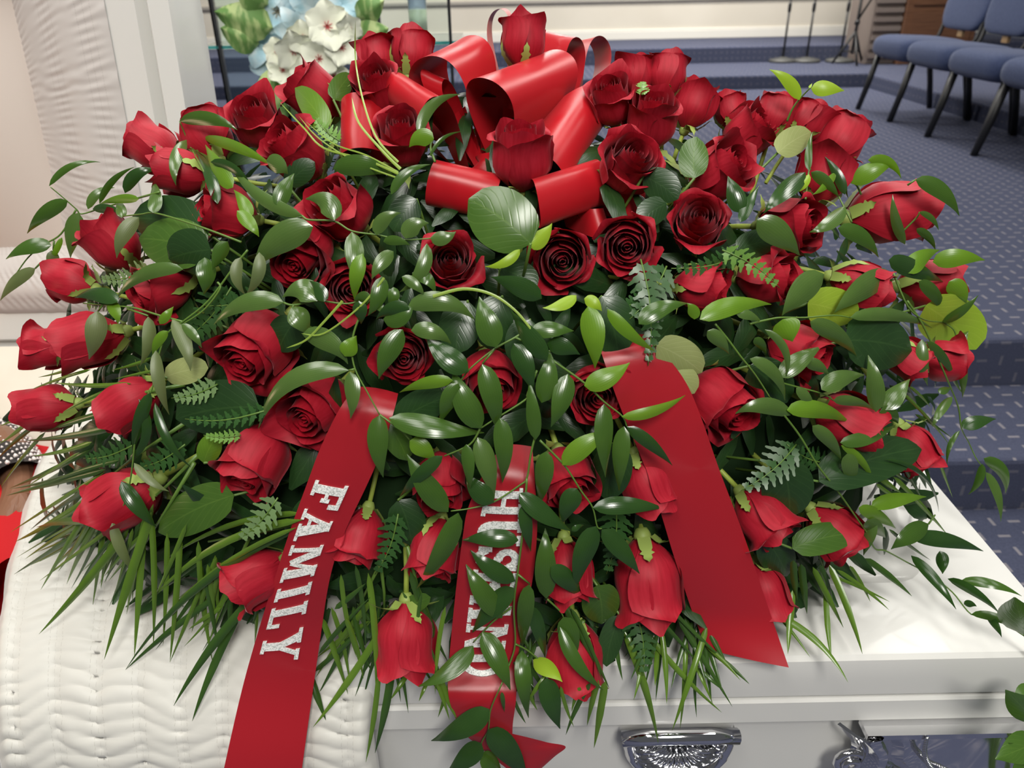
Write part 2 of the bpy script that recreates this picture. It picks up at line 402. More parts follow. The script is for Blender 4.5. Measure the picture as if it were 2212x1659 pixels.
# chrome hardware on the front side
def hardware(px0, px1, ytop, fan, label):
    """shield-shaped lug: raised rim, dished centre with sun rays"""
    a = on_y(px0, ytop, YF-.02); b = on_y(px1, ytop, YF-.02)
    wd = (b-a).length*1.06; cx = (a.x+b.x)/2; zt = min((a.z+b.z)/2, .832)
    rt = MB()
    def sh(s, k):   # shield outline, s in 0..1 around, k shrink
        ang = -pi*s
        return Vector((cx + wd/2*k*cos(ang)*(1 if abs(cos(ang)) < .9 else .97), 0, zt - .012 + (wd*.56*k*sin(ang))))
    n = 49; ctl = [(1.0, .0), (1.0, .012), (.95, .021), (.88, .024), (.80, .021), (.74, .012), (.60, .008), (.40, .006), (.22, .007), (.10, .011)]
    lv = [(q.x, q.y) for q in smooth_path([Vector((a_, b_, 0)) for a_, b_ in ctl], 4)]
    V = []; Fc = []
    for k, d in lv:
        for i in range(n):
            p = sh(i/(n-1), k); p.y = YF + .012 - d - .004; 
            if k < 1: p.z -= (1-k)*wd*.10
            V.append(p)
    for j in range(len(lv)-1):
        for i in range(n-1): Fc.append((j*n+i, j*n+i+1, (j+1)*n+i+1, (j+1)*n+i))
    # flat top bar closes the shield
    for j in range(len(lv)-1): pass
    rt.add(V, Fc)
    rt.tube([(cx-wd/2*.97, YF-.008, zt-.012), (cx-wd*.25, YF-.012, zt-.005), (cx+wd*.25, YF-.012, zt-.005), (cx+wd/2*.97, YF-.008, zt-.012)], .009, 10)
    return cx, wd, zt, rt
cx, wd, zt, mbh = hardware(1357, 1607, 1551, True, '')
hw = mbh.xf(INV).build('handle_lug', M_CHROME, casket, True); hw['label'] = 'chrome handle lug with sunburst rays'
for k in range(13):
    a = pi*(k+1)/14
    p0 = Vector((cx - wd*.10*cos(a), YF-.005, zt-.03-wd*.10*sin(a))); p1 = Vector((cx - wd*.34*cos(a), YF-.004, zt-.03-wd*.33*sin(a)))
    c = MB().tube([p0, (p0+p1)/2+Vector((0, -.003, 0)), p1], [.0012, .0026, .0040], 8).xf(INV)
    c.build('ray', M_CHROME, hw)
bar = MB().tube([(cx-.05, YF-.035, zt-.10), (cx-.02, YF-.045, zt-.105), (cx+.02, YF-.045, zt-.105), (cx+.05, YF-.035, zt-.10)], .011, 12)
bar.lathe([(.016, -.03), (.018, -.01), (.016, .01), (.010, .012)], (cx, YF-.03, zt-.085), 16)
cpart(bar, 'handle_bar', M_CHROME)
# scrolled corner piece with a big smooth mirror bowl
a = on_y(1835, 1580, YF-.02); b = on_y(2180, 1530, YF-.02)
x0, x1, zt2 = a.x, b.x+.01, .832
mb = MB()
nU, nV = 40, 16
def corner(u, v):
    # u along left-bottom scalloped outline, v from outline to the inner bowl centre
    ang = pi*(.98 + u*1.02)
    R = (x1-x0)
    sc = 1 + .05*cos(ang*14) * (1-v)**2
    r = R*(1-v)*sc*(.98 - .05*sin(u*pi))
    d = .004 + .026*sin(min(1, v*3.2)*pi) * (1 if v < .31 else 0) + (.020 if v >= .31 else 0) - .018*max(0, (v-.31)/.69)**.5*(1 if v > .31 else 0)
    return (x1 + r*cos(ang), YF + .008 - d - .006, zt2 + min(0, r*sin(ang))*.95)
mb.grid(corner, nU, nV)
cp = cpart(mb, 'corner_plate', M_CHROME); cp['label'] = 'scrolled chrome corner plate with a smooth mirror centre'
# rope bead edge on the plate
mb = MB()
for k in range(46):
    ang = pi*(1.0 + .5*k/45); R = (x1-x0)*.52
    p = Vector((x1 + R*cos(ang), YF-.024, zt2 + R*sin(ang)*.95))
    mb.tube([p+Vector((-.0022, 0, -.002)), p, p+Vector((.0022, 0, .002))], [.0006, .0019, .0006], 5)
mb.xf(INV).build('rope_bead', M_CHROME, cp)
mb = MB()
for (sx, sz, rr_) in ((.012, -.05, .017), (.034, -.022, .013), (.004, -.078, .012)):
    pts = []
    for k in range(22):
        t = k/21; an = t*3.6*pi; q = rr_*(1-.8*t); pts.append((x0+sx+q*cos(an), YF-.012-.008*t, zt2+sz+q*sin(an)))
    mb.tube(pts, .0042, 7)
mb.xf(INV).build('scroll', M_CHROME, cp)
V_ = MB().box((x0+.02, YF-.022, zt2-.004), (x1+.03, YF+.0, zt2+.003))
cpart(V_, 'corner_plate_edge', M_CHROME, False)

# inside of the casket
M_MATT = MAT('cream_crepe_mattress', (0.76, 0.70, 0.60), 0.6, 0.2)
noise_mix(M_MATT, 9, (0.72, 0.66, 0.56), (0.80, 0.74, 0.64))
mb = MB()
def bolster(u, v):
    a = pi*v
    return (XL+.05 + u*(.86), 1.165 - .085*sin(a)*(1+.05*sin(u*40)) - .06*(1-cos(a))*.5, 1.02 - .34*v + .03*sin(a))
mb.grid(bolster, 60, 14, lambda u, v: (u*20, v))
cpart(mb, 'side_lining', M_MATT)
mb = MB().grid(lambda u, v: (XL+.06+u*.80, .60+v*.52, .74 + .012*sin(u*21)*sin(v*9)), 30, 14)
cpart(mb, 'mattress', M_MATT)
mb = MB().grid(lambda u, v: (XL+.05 + u*.74, .60 - .045*cos(pi*v) + .04, .86 + .05*sin(pi*v)-.12*(v*(v > .5))), 30, 10)
cpart(mb, 'front_lining', M_MATT)

# overlay cloth folded out over the front rim
PROF = [(1.10, .958), (.95, .962), (.84, .962), (.74, .957), (.665, .947), (.60, .925), (.553, .89), (.524, .84), (.510, .77), (.503, .70), (.50, .52)]
PP = smooth_path([Vector((0, a, b)) for a, b in PROF], 10)
LEN = [0.0]
for i in range(1, len(PP)): LEN.append(LEN[-1] + (PP[i]-PP[i-1]).length)
def prof(v):
    L = v*LEN[-1]
    for i in range(1, len(PP)):
        if LEN[i] >= L:
            t = (L-LEN[i-1])/max(1e-9, LEN[i]-LEN[i-1]); return PP[i-1].lerp(PP[i], t)
    return PP[-1].copy()
def xleft(y): return -.53 - .38*max(0, min(1.0, (y-.52)/.35))*.32 - (.06*max(0, (y-.85)/.25))
NC = 9.0
def overlay(u, v):
    p = prof(v); q0, q1 = prof(max(0, v-.01)), prof(min(1, v+.01)); t = (q1-q0).normalized(); nrm = Vector((0, t.z, -t.y))
    if nrm.z < 0 and nrm.y > 0: nrm = -nrm
    nrm = Vector((0, -abs(nrm.y), abs(nrm.z)))
    xl = xleft(p.y); x = xl + (XS-xl)*u
    c = u*NC; fu = (c % 1.0) - .5; L = v*LEN[-1]
    seam = exp(-(fu/.22)**2)
    col = floor(c)
    # puckers run across the seams, broad drags run between them
    zig = abs(((c+.5)/2 % 1.0)*2 - 1)                      # herring-bone: the drags slant to and fro
    n1 = noise.noise(Vector((c*.55, L*9, 1.3))); n2 = noise.noise(Vector((c*.35+7, L*16, 4.1)))
    w1 = sin(L*520 + 5*n2 + 2.5*zig) * .0011*seam*(.6+.8*abs(n1))
    rdg = lambda x: 1 - 1.6*abs(sin(x*.5))**1.3
    w2 = (rdg(L*400 + 5.5*zig + 5*n1) * (.45+1.3*max(0, n2+.2)) + .55*rdg(L*190 + 4.0*zig + 6*n2) + .15*rdg(L*760 + 4*n1 + 2*zig)) * .0016*(1-.45*seam)*(.55+1.1*abs(noise.noise(Vector((c*.3+2, L*6, 7.7)))))
    d = w1 + w2 - .0022*seam + .0022
    edge = min(1, u/.03, (1-u)/.03)
    p = p + nrm*(d*max(.25, edge)); p.x = x + .002*sin(L*60)*(1-edge)
    if u < .03: p.z -= (.03-u)*.55
    if u > .985: p.y += (u-.985)*1.0
    return p
mb = MB().grid(overlay, 200, 330, lambda u, v: (u*NC, v*LEN[-1]))
mb.xf(INV); ov = mb.build('overlay_cloth', M_CREPE, casket, True); ov['label'] = 'white shirred overlay cloth with triple rows of stitching'
md = ov.modifiers.new('thickness', 'SOLIDIFY'); md.thickness = .006; md.offset = -1

# open head lid at the back left
LX0, LX1, LY, LZ0, LEAN = -1.36, -.505, 1.225, .955, radians(7)
def lidp(x, v, n):   # v up the lid, n towards the back
    return Vector((x, LY + v*sin(LEAN) + n*cos(LEAN), LZ0 + v*cos(LEAN) - n*sin(LEAN)))
LH = .80
mb = MB()
prf = [(0, 0), (0, .03), (.03, .085), (.10, .128), (.22, .15), (.40, .155), (.58, .15), (.70, .128), (.77, .085), (.80, .03), (.80, 0)]
n = len(prf); V = []; Fc = []
for x in (LX0, LX0+.02, LX1-.02, LX1-.006, LX1):
    k = 1.0 if x in (LX0+.02, LX1-.02) else (.97 if x == LX1-.006 else .93)
    V += [lidp(x, (.40+(a-.40)*k), b*k) for a, b in prf]
for j in range(4):
    for i in range(n-1): Fc.append((j*n+i, j*n+i+1, (j+1)*n+i+1, (j+1)*n+i))
Fc += [tuple(range(n)), tuple(range(4*n, 5*n))]
mb.add(V, Fc)
hl = cpart(mb, 'head_lid', M_WHITE)
def frame_ring(r0, d0, r1, d1, seg=1, fn=None, uvn=1.0):
    """rectangular ring on the lid between inset r0 (depth d0) and r1 (depth d1)"""
    out = MB()
    c0 = [(LX0+r0, r0), (LX1-r0, r0), (LX1-r0, LH-r0), (LX0+r0, LH-r0)]
    ex = (r1-.205)*1.0 if r1 > .2 else 0; rb = r1-ex
    c1 = [(LX0+r1, rb), (LX1-r1, rb), (LX1-r1, LH-rb), (LX0+r1, LH-rb)]
    for k in range(4):
        a0, a1, b0, b1 = c0[k], c0[(k+1) % 4], c1[k], c1[(k+1) % 4]
        ln = sqrt((a1[0]-a0[0])**2 + (a1[1]-a0[1])**2)
        def g(u, v, a0=a0, a1=a1, b0=b0, b1=b1, ln=ln):
            x = (a0[0]+(a1[0]-a0[0])*u)*(1-v) + (b0[0]+(b1[0]-b0[0])*u)*v
            y = (a0[1]+(a1[1]-a0[1])*u)*(1-v) + (b0[1]+(b1[1]-b0[1])*u)*v
            d = d0 + (d1-d0)*v
            if fn: d += fn(u*ln, v)
            return lidp(x, y, d)
        out.grid(g, int(2+seg*ln*150) if seg > 1 else 2, seg*8 if seg > 1 else 2, lambda u, v, ln=ln: (v*uvn, u*ln))
    return out
lid = None
cpart(frame_ring(.0, 0, .03, -.004).add(*(lambda q: (q.v, q.f))(frame_ring(.03, -.004, .040, .016))).add(*(lambda q: (q.v, q.f))(frame_ring(.040, .016, .05, -.003)))
      .add(*(lambda q: (q.v, q.f))(frame_ring(.05, -.003, .098, .002))), 'lid_rim', M_WHITE, False, hl)
def shir(L, v):
    c = v*2.6; fu = (c % 1) - .5; s = exp(-(fu/.25)**2)
    n1 = noise.noise(Vector((c*.8, L*11, 2.2))); n2 = noise.noise(Vector((c*.4+3, L*20, 9.1)))
    return -.026*sin(pi*min(1, v*1.0))**.8 + .0015*s - sin(L*420+4*n1+1.5*fu)*.0007*s - sin(L*230+7*n1+2*fu)*.0011*max(0, n2+.3)*(1-.5*s)
lid = None
cpart(frame_ring(.096, .0, .255, .035, 3, shir, 2.6), 'lid_skirt', M_CREPEL, True, hl)
mb = MB()
def panel(u, v):
    x = LX0+.25 + (LX1-LX0-.5)*u; y = .2 + (LH-.4)*v
    d = .036 - .045*(sin(pi*u)*sin(pi*v))**.8
    return lidp(x, y, d)
mb.grid(panel, 40, 30)
cpart(mb, 'lid_panel_lining', M_PANEL, True, hl)

# ------------------------------------------------------------------ depth of the spray as a solid dome
EC, EA = Vector((-.03, .83, .93)), Vector((.60, .27, .54))
def _surf(x, y):
    if x < XS:
        if y > 1.15 or y < .501 or x < -.60: return -9
        best = -9
        for i in range(1, len(PP)):
            if PP[i].y <= y <= PP[i-1].y:
                t = (PP[i-1].y-y)/max(1e-9, PP[i-1].y-PP[i].y); return PP[i-1].z + (PP[i].z-PP[i-1].z)*t
        return best
    if x < XRr+.01 and YF-.015 < y < YB: return .936 if y > YF+.01 else .90
    return -9
def depth(px, py):
    d = ray(px, py)
    o = CAM-EC; A = B = Q = 0
    for i in range(3):
        A += (d[i]/EA[i])**2; B += o[i]*d[i]/EA[i]**2; Q += (o[i]/EA[i])**2
    D = B*B - A*(Q-1)
    t = (-B-sqrt(D))/A if D > 0 else -B/A
    # stay in front of the cloth and the lid
    s = .55
    while s < t+.02:
        p = CAM + d*s
        if p.z < _surf(p.x, p.y)+.004 or (p.z < .93 and p.y > YF-.03 and p.x > XS) or (p.z < .80 and p.y > .497 and p.x <= XS):
            return min(t, s-.004)
        s += .004
    return t
def P(px, py, off=0.0):
    d = ray(px, py); return CAM + d*depth(px, py) - d.normalized()*off
# ------------------------------------------------------------------ roses
def petal(phi, wd, H, rmid, rtop, flare, roll, skew, seed, nu=9, nv=10, tip=.03, fall=.20):
    V = []; U = []
    for j in range(nv):
        t = j/(nv-1)
        for i in range(nu):
            s = -1 + 2*i/(nu-1)
            top = 1 - fall*abs(s)**2.6 + fall*(.17*sin(3.1*s+seed*5) - .10*cos(7*s+seed*9))
            tt = t*top
            wf = wd*(.42 + .58*sin(pi*min(1, .10+tt*.58)))
            ang = phi + s*wf
            if tt < .45: r = .05 + (rmid-.05)*sin(pi/2*tt/.45)
            else:
                q = (tt-.45)/.55; q = q*q*(3-2*q); r = rmid + (rtop-rmid)*q
            r *= 1 + skew*s*min(1, tt*2)
            z = H*tt
            k = max(0, (tt-.62)/.38)
            if flare > .03: ang = phi + s*wf*(1-.22*k*k)
            r += flare*k*k*(1+.25*sin(2.2*s+seed*7)); z -= roll*k**3
            e = max(0, abs(s)-.6)/.4
            r += flare*.55*e*e*min(1, tt*1.6); 
            z += tip*H*max(0, 1-abs(s)*2.6)*k
            r += .006*sin(5*s+9*tt+seed*11)*min(1, tt*1.5)
            V.append((r*cos(ang), r*sin(ang), z)); U.append((i/(nu-1), t))
    Fc = [(j*nu+i, j*nu+i+1, (j+1)*nu+i+1, (j+1)*nu+i) for j in range(nv-1) for i in range(nu-1)]
    return V, Fc, U
# layers: (count, half width, height, rmid, rtop, flare, roll, outer?)
KIND = {
 'o': [(2,1.9,.90,.075,.040,0,0),(2,1.9,.91,.13,.085,0,0),(3,1.6,.93,.195,.145,.006,.0),(3,1.45,.95,.265,.215,.02,.015),(3,1.35,.96,.33,.29,.05,.05),(4,1.0,.95,.375,.345,.08,.07),(4,.95,.88,.42,.42,.14,.16)],
 'm': [(2,1.9,.95,.075,.035,0,0),(2,1.9,.96,.14,.08,0,0),(3,1.6,.98,.21,.14,0.004,0),(3,1.5,1.0,.285,.215,.012,.01),(3,1.3,1.05,.365,.315,.055,.04),(3,1.3,1.03,.415,.375,.13,.13)],
 'b': [(2,1.9,1.06,.09,.040,0,0),(2,1.9,1.08,.15,.085,0,0),(3,1.5,1.10,.21,.13,0,0),(3,1.4,1.12,.28,.185,.01,.01),(3,1.25,1.18,.345,.265,.035,.03),(4,1.15,1.16,.415,.345,.085,.09)],
}
VARS = {}
def make_variant(kind, seed):
    rnd = random.Random(seed*31+ord(kind)); out = []; phi = rnd.random()*6
    L = KIND[kind]
    for li, (cnt, wd, H, rm, rt_, fl_, ro) in enumerate(L):
        phi += rnd.uniform(.5, 1.1)
        for k in range(cnt):
            outer = li >= len(L)-2
            j = rnd.uniform
            V, Fc, U = petal(phi+2*pi*k/cnt+j(-.14, .14), wd*j(.92, 1.08), H*(j(.96, 1.035) if outer else j(.985, 1.01)), rm*j(.97, 1.03), rt_*j(.92, 1.08),
                             fl_*(j(.45, 1.45) if outer else j(.6, 1.3)), ro*(j(.5, 1.6) if outer else 1), .085 if li else .2, rnd.random(),
                             11 if li < 2 else 13, 8 if li < 2 else 11, .05 if outer else .0, .20 if outer else (.03 if li < 2 else .07))
            out.append(mesh('petal', V, Fc, M_PETAL2 if outer else M_PETAL, True, U))
    return out
for kd in 'omb':
    VARS[kd] = [make_variant(kd, s) for s in range(3)]
def sepal_mesh(k, seed):
    rnd = random.Random(seed); mb = MB(); a = 2*pi*k/5 + rnd.uniform(-.2, .2); ln = rnd.uniform(.42, .62); bend = rnd.uniform(-.25, .9)
    ca, sa = cos(a), sin(a)
    def g(u, v):
        wv = .085*(1-v)**.7*(1+.9*v) * (u-.5)*2 * (1 + .35*sin(v*26)*(v > .35))
        r = .10 + ln*(.45*v + .55*v*v*max(0, .3+bend)); z = .02 + ln*v*(.75 - bend*1.1*v)
        r = max(r, .09+.30*sin(pi/2*min(1, max(0, z)/.42))*1.06+.03) if z > 0 else r
        return (r*ca - wv*sa, r*sa + wv*ca, z - .02*abs(u-.5))
    mb.grid(g, 4, 12)
    return mesh('sepal', mb.v, mb.f, M_CALYX, True)
SEPALS = [[sepal_mesh(k, q*7+k) for k in range(5)] for q in range(3)]
_c = MB().lathe([(.03, -.10), (.075, -.085), (.10, -.04), (.115, .0), (.12, .04), (.10, .06)], n=12)
CALYX = mesh('calyx', _c.v, _c.f, M_CALYX, True)
_c = MB().tube([(0, 0, -.08), (.01, .01, -.4), (.03, 0, -.8), (.05, .02, -1.3)], .045, 7)
STEM = mesh('stem', _c.v, _c.f, M_STEMY, True)
GROUP_R = 'red roses of the spray'
NR = [0]
def rose(cx, cy, wpx, ang, tilt, kind, label, off=0.0):
    i = NR[0]; NR[0] += 1
    d = ray(cx, cy).normalized(); t = depth(cx, cy)
    a, tl = radians(ang), radians(tilt)
    ax = ((RT*cos(a) + UP*sin(a))*cos(tl) - d*sin(tl)).normalized()
    S = wpx*t/FPX/{'o': 1.0, 'm': .87, 'b': .90}[kind]
    c = P(cx, cy, off)
    H = {'o': .92, 'm': 1.0, 'b': 1.12}[kind]
    base = c - ax*(S*H*(.5 + .28*max(0, sin(tl))))
    q = Vector((0, 0, 1)).rotation_difference(ax)
    spin = Quaternion(Vector((0, 0, 1)), hsh(i, 3.3)*2*pi)
    M = Matrix.Translation(base) @ (q @ spin).to_matrix().to_4x4() @ Matrix.Diagonal((S, S, S, 1))
    r = bpy.data.objects.new('rose', None); COL.objects.link(r); r.empty_display_size = .5; r.matrix_world = M
    tag(r, label, 'rose', GROUP_R)
    for me in VARS[kind][i % 3]: link('petal', me, r)
    if tilt < 62:
        link('calyx', CALYX, r)
        for me in SEPALS[(i*7) % 3]: link('sepal', me, r)
    link('stem', STEM, r)
    return r
ROSES = [
 (548,252,104,118,48,'m','red rose at upper left, highest against the dark edge of the glass stand'),
 (672,200,112,140,25,'m','side-turned red rose just below the white silk blossoms'),
 (624,320,124,140,42,'m','large red rose below the side-turned one, opening left toward the lid'),
 (867,284,112,95,50,'m','open red rose in front of the left bow loops'),
 (810,180,100,110,48,'m','red rose tucked behind the left bow loop'),
 (812,132,84,100,-5,'m','back of a small red rose on the top left rim of the spray',.0),
 (886,118,90,85,-5,'m','red rose facing away beside the tall left bow loop',.0),
 (1130,92,98,88,8,'m','topmost red rose, standing upright above the bow'),
 (1126,322,132,90,33,'m','open red rose standing in the middle of the bow'),
 (1318,205,98,100,45,'m','dark-hearted red rose right beside the bow loops'),
 (1408,245,116,82,42,'m','tall red rose right of the bow, above the wide open one'),
 (1366,345,138,55,55,'o','wide open red rose right of the bow with a peeled outer petal'),
 (1375,168,76,95,0,'m','small red rose on the back rim showing a green tip in front'),
 (1440,168,84,85,-5,'m','red rose on the back rim facing away, second from the bow'),
 (1500,222,92,70,15,'m','red rose on the right shoulder turned to the chairs'),
 (1576,242,70,100,0,'m','small pale red rose on the right shoulder rim'),
 (1625,280,106,40,38,'m','red rose under the lime sprig on the right shoulder'),
 (1672,256,88,75,0,'m','red rose behind, at the foot of the lime sprig'),
 (1738,268,80,55,-10,'m','rose with pointed petals right of the lime sprig'),
 (1568,362,124,32,42,'m','open red rose with a drooping left petal, right shoulder'),
 (1808,312,112,62,-2,'m','pale red rose with a sharp upright petal at the upper right'),
 (1778,378,112,72,12,'m','red rose crossed by green strands at the upper right'),
 (1510,474,128,80,66,'o','open red rose facing front, right of the lower bow loop'),
 (1722,486,122,2,42,'m','dark red rose turned right beside the glossy pale leaf'),
 (1910,460,142,8,-4,'b','big pale red rose bud at the right edge over the carpet'),
 (1355,530,136,270,78,'o','open red rose facing front, right one of the central pair'),
 (1215,562,138,275,80,'o','open red rose facing front, left one of the central pair'),
 (972,562,128,85,76,'o','open red rose facing front under the left lower bow loop'),
 (1524,622,104,355,28,'m','sideways red rose with yellow sepals at its left, right of centre'),
 (1670,600,112,2,34,'m','sideways red rose under the light fern tip'),
 (1858,614,104,345,6,'b','smooth red bud half under a pale leaf, right side'),
 (1996,614,108,5,0,'m','red rose at the right rim under a dark leaf'),
 (722,442,124,140,45,'m','red rose with a pale leaf lying across its heart'),
 (478,458,108,168,32,'m','red rose turned left, under the long arching leaves'),
 (394,372,100,172,6,'b','red rose lying on its side at the left shoulder'),
 (336,322,98,150,-8,'m','red rose facing away at the left rim near the lid'),
 (452,300,106,115,-15,'m','back of a red rose under the arching top left leaf'),
 (238,520,110,135,22,'m','red rose at the left rim beside the broad salal leaf'),
 (164,612,92,165,-15,'m','pale back of a red rose at the left rim, against the lid'),
 (338,628,114,200,32,'m','red rose crossed by a long arched leaf, left side'),
 (198,736,114,195,8,'b','red rose with a brown-tipped leaf hanging over it, left rim'),
 (108,752,88,185,-10,'m','outermost red rose at the left beside a green leaf'),
 (646,556,132,235,50,'m','open red rose under the broadest pale ruscus leaf'),
 (760,622,128,290,72,'o','open red rose half under hanging leaves, left of centre'),
 (545,760,152,228,42,'m','large red rose left of centre with a bare face'),
 (675,890,142,225,50,'m','open red rose at the head of the left lettered ribbon'),
 (548,998,138,240,28,'m','red rose turned down, lower left neighbour of the rose heading the left ribbon'),
 (872,770,128,270,74,'o','shaded open red rose in the centre, above the left ribbon'),
 (1062,826,118,285,45,'m','red rose behind three crossing leaves in the centre'),
 (1290,852,130,285,66,'o','dark open red rose at the head of the plain right ribbon'),
 (1570,876,138,318,40,'m','red rose at the right edge of the plain ribbon, upper'),
 (1736,762,120,335,32,'m','red rose mostly under small leaves, right of centre'),
 (1955,772,84,325,10,'m','left one of two red roses hanging at the far right'),
 (2030,776,88,355,-4,'m','far right red rose behind the trailing vine'),
 (1830,908,120,335,8,'b','red bud under two light leaves at the lower right'),
 (1968,962,96,300,0,'m','red rose peeping out behind a broad dark leaf, right rim'),
 (1652,1120,116,312,16,'m','red rose at the right edge of the plain ribbon, lower'),
 (1800,1146,110,315,8,'m','red rose with green sepals near the white lid, lower right'),
 (1652,1272,100,290,4,'b','red bud half hidden behind the lower right ribbon edge'),
 (1400,1248,148,278,2,'b','large red bud hanging stem up, left of the plain ribbon'),
 (1398,1040,112,295,0,'b','red bud hanging at the left edge of the plain ribbon, upper'),
 (1230,1040,122,290,42,'m','red rose right of the middle ribbon, below the dark open one'),
 (1228,1232,112,278,6,'b','hanging red bud right of the middle ribbon, crossed by leaves'),
 (1242,1412,126,274,2,'b','lowest red bud right of the middle ribbon',.018),
 (938,1190,112,258,18,'m','red rose hanging left of the middle ribbon'),
 (952,1048,112,270,32,'m','red rose under leaves at the top left of the middle ribbon'),
 (778,1162,108,255,12,'m','red rose at the right edge of the left lettered ribbon'),
 (548,1248,120,212,18,'m','red rose tucked behind the left lettered ribbon, low',.012),
 (278,1074,134,212,-4,'b','red rose hanging with its green calyx in view, lower left'),
 (110,882,104,190,-4,'b','red bud pointing left over the palm leaflets, left rim'),
 (290,866,110,215,0,'b','red bud crossed by curled hanging leaves, left side'),
 (879,1372,124,271,0,'b','lowest red bud between the two lettered ribbons, hanging stem up',.024),
]
for R in ROSES: rose(*R)

# ------------------------------------------------------------------ core of the spray
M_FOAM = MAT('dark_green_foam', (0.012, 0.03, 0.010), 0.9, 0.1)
mb = MB()
def core(u, v):
    a = 2*pi*u; b = pi/2*v; k = .80 + .03*sin(9*a)*sin(7*b)
    p = Vector((EC.x + EA.x*k*cos(a)*cos(b), EC.y + EA.y*k*sin(a)*cos(b), max(EC.z+.012, EC.z + EA.z*k*sin(b))))
    if v == 0: p.z = EC.z + .035
    return p
mb.grid(core, 48, 16)
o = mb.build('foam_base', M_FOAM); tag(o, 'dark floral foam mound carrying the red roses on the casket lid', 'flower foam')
mb = MB()
rnd = random.Random(5)
for k in range(1500):
    a = rnd.uniform(0, 2*pi); sb = rnd.random()**.8; b = math.asin(sb)
    n = Vector((cos(a)*cos(b)/EA.x, sin(a)*cos(b)/EA.y, sin(b)/EA.z)).normalized()
    q = rnd.uniform(.82, .965)
    p = Vector((EC.x+EA.x*q*cos(a)*cos(b), EC.y+EA.y*q*sin(a)*cos(b), EC.z+EA.z*q*sin(b)))
    if p.z < .965: p.z = .965 + rnd.random()*.02
    d = (n.orthogonal().normalized()); d.rotate(Quaternion(n, rnd.uniform(0, 2*pi))); d = (d + n*rnd.uniform(-.3, .5) + Vector((0, 0, -.3))).normalized()
    sd = d.cross(n).normalized(); ln = rnd.uniform(.035, .075); wd = ln*rnd.uniform(.22, .42)
    up = sd.cross(d)
    V = []
    for j in range(5):
        t = j/4; ww = wd*.5*sin(pi*min(1, t*.9+.06)); c = p + d*(ln*t) + up*(-.10*ln*(2*t-1)**2)
        V += [c - sd*ww - up*ww*.25, c, c + sd*ww - up*ww*.25]
    mb.add(V, [(3*j+i, 3*j+i+1, 3*j+i+4, 3*j+i+3) for j in range(4) for i in range(2)], [((i % 3)/2, (i//3)/4) for i in range(15)])
for k in range(420):
    a = rnd.uniform(0, 2*pi); q = rnd.uniform(.66, .90); z = EC.z + rnd.uniform(.02, .075)
    if sin(a) > .2 or cos(a)*q > .66: continue
    p = Vector((EC.x+EA.x*q*cos(a), EC.y+EA.y*q*sin(a), z)); d = Vector((cos(a), sin(a)*.9, -.30*q)) + Vector((rnd.uniform(-.6, .6), rnd.uniform(-.5, .3), rnd.uniform(-.1, .25))); d.normalize()
    sd = d.cross(Vector((0, 0, 1))).normalized(); up = sd.cross(d); ln = rnd.uniform(.035, .065); wd = rnd.uniform(.010, .024); V = []
    end = p + d*ln
    if end.y < YF+.02 or p.z < .95: d.z = max(d.z, -.05)
    for j in range(5):
        t = j/4; ww = wd*.5*sin(pi*min(1, t*.85+.1)); c = p + d*(ln*t) - Vector((0, 0, .012*t*t))
        V += [c - sd*ww - up*ww*.25, c, c + sd*ww - up*ww*.25]
    mb.add(V, [(3*j+i, 3*j+i+1, 3*j+i+4, 3*j+i+3) for j in range(4) for i in range(2)], [((i % 3)/2, (i//3)/4) for i in range(15)])
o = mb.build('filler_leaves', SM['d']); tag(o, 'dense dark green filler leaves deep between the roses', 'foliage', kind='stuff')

# ------------------------------------------------------------------ leaves and vines
def leaf_shape(p0, p1, pm, wd, view, twist, cup=.22, nv=10, prof_pow=.8, curl=0.0, droop=0.0):
    """lance-shaped blade along a bent midline"""
    V = []; U = []; nu = 5
    for j in range(nv):
        t = j/(nv-1); c = bez(p0, pm, p1, t) - view*(droop*t**4); tg = ((p1-pm)*t + (pm-p0)*(1-t)).normalized()
        sd = tg.cross(view)
        if sd.length < 1e-5: sd = tg.orthogonal()
        sd.normalize(); nn = sd.cross(tg).normalized()
        if nn.dot(view) < 0: nn = -nn
        tw = twist*(.4 + .9*t)
        s2 = sd*cos(tw) + nn*sin(tw); n2 = nn*cos(tw) - sd*sin(tw)
        if prof_pow == .8: ww = wd*.5*(t**.6*(1-t)**1.12/.330)
        elif prof_pow == .72: ww = wd*.5*(t**.45*(1-t)**.55/.503)*(1 + .03*sin(t*70))
        else: ww = wd*.5*min(1, (t/.10)**.6)*min(1, (1-t)/.5)**.75
        ww = max(ww, wd*.015)
        for i in range(nu):
            s = -1 + i/2
            V.append(c + s2*(ww*s) - n2*(ww*cup*(s*s)*(1 + curl*t))); U.append((i/4, t))
    return V, [(j*nu+i, j*nu+i+1, (j+1)*nu+i+1, (j+1)*nu+i) for j in range(nv-1) for i in range(nu-1)], U
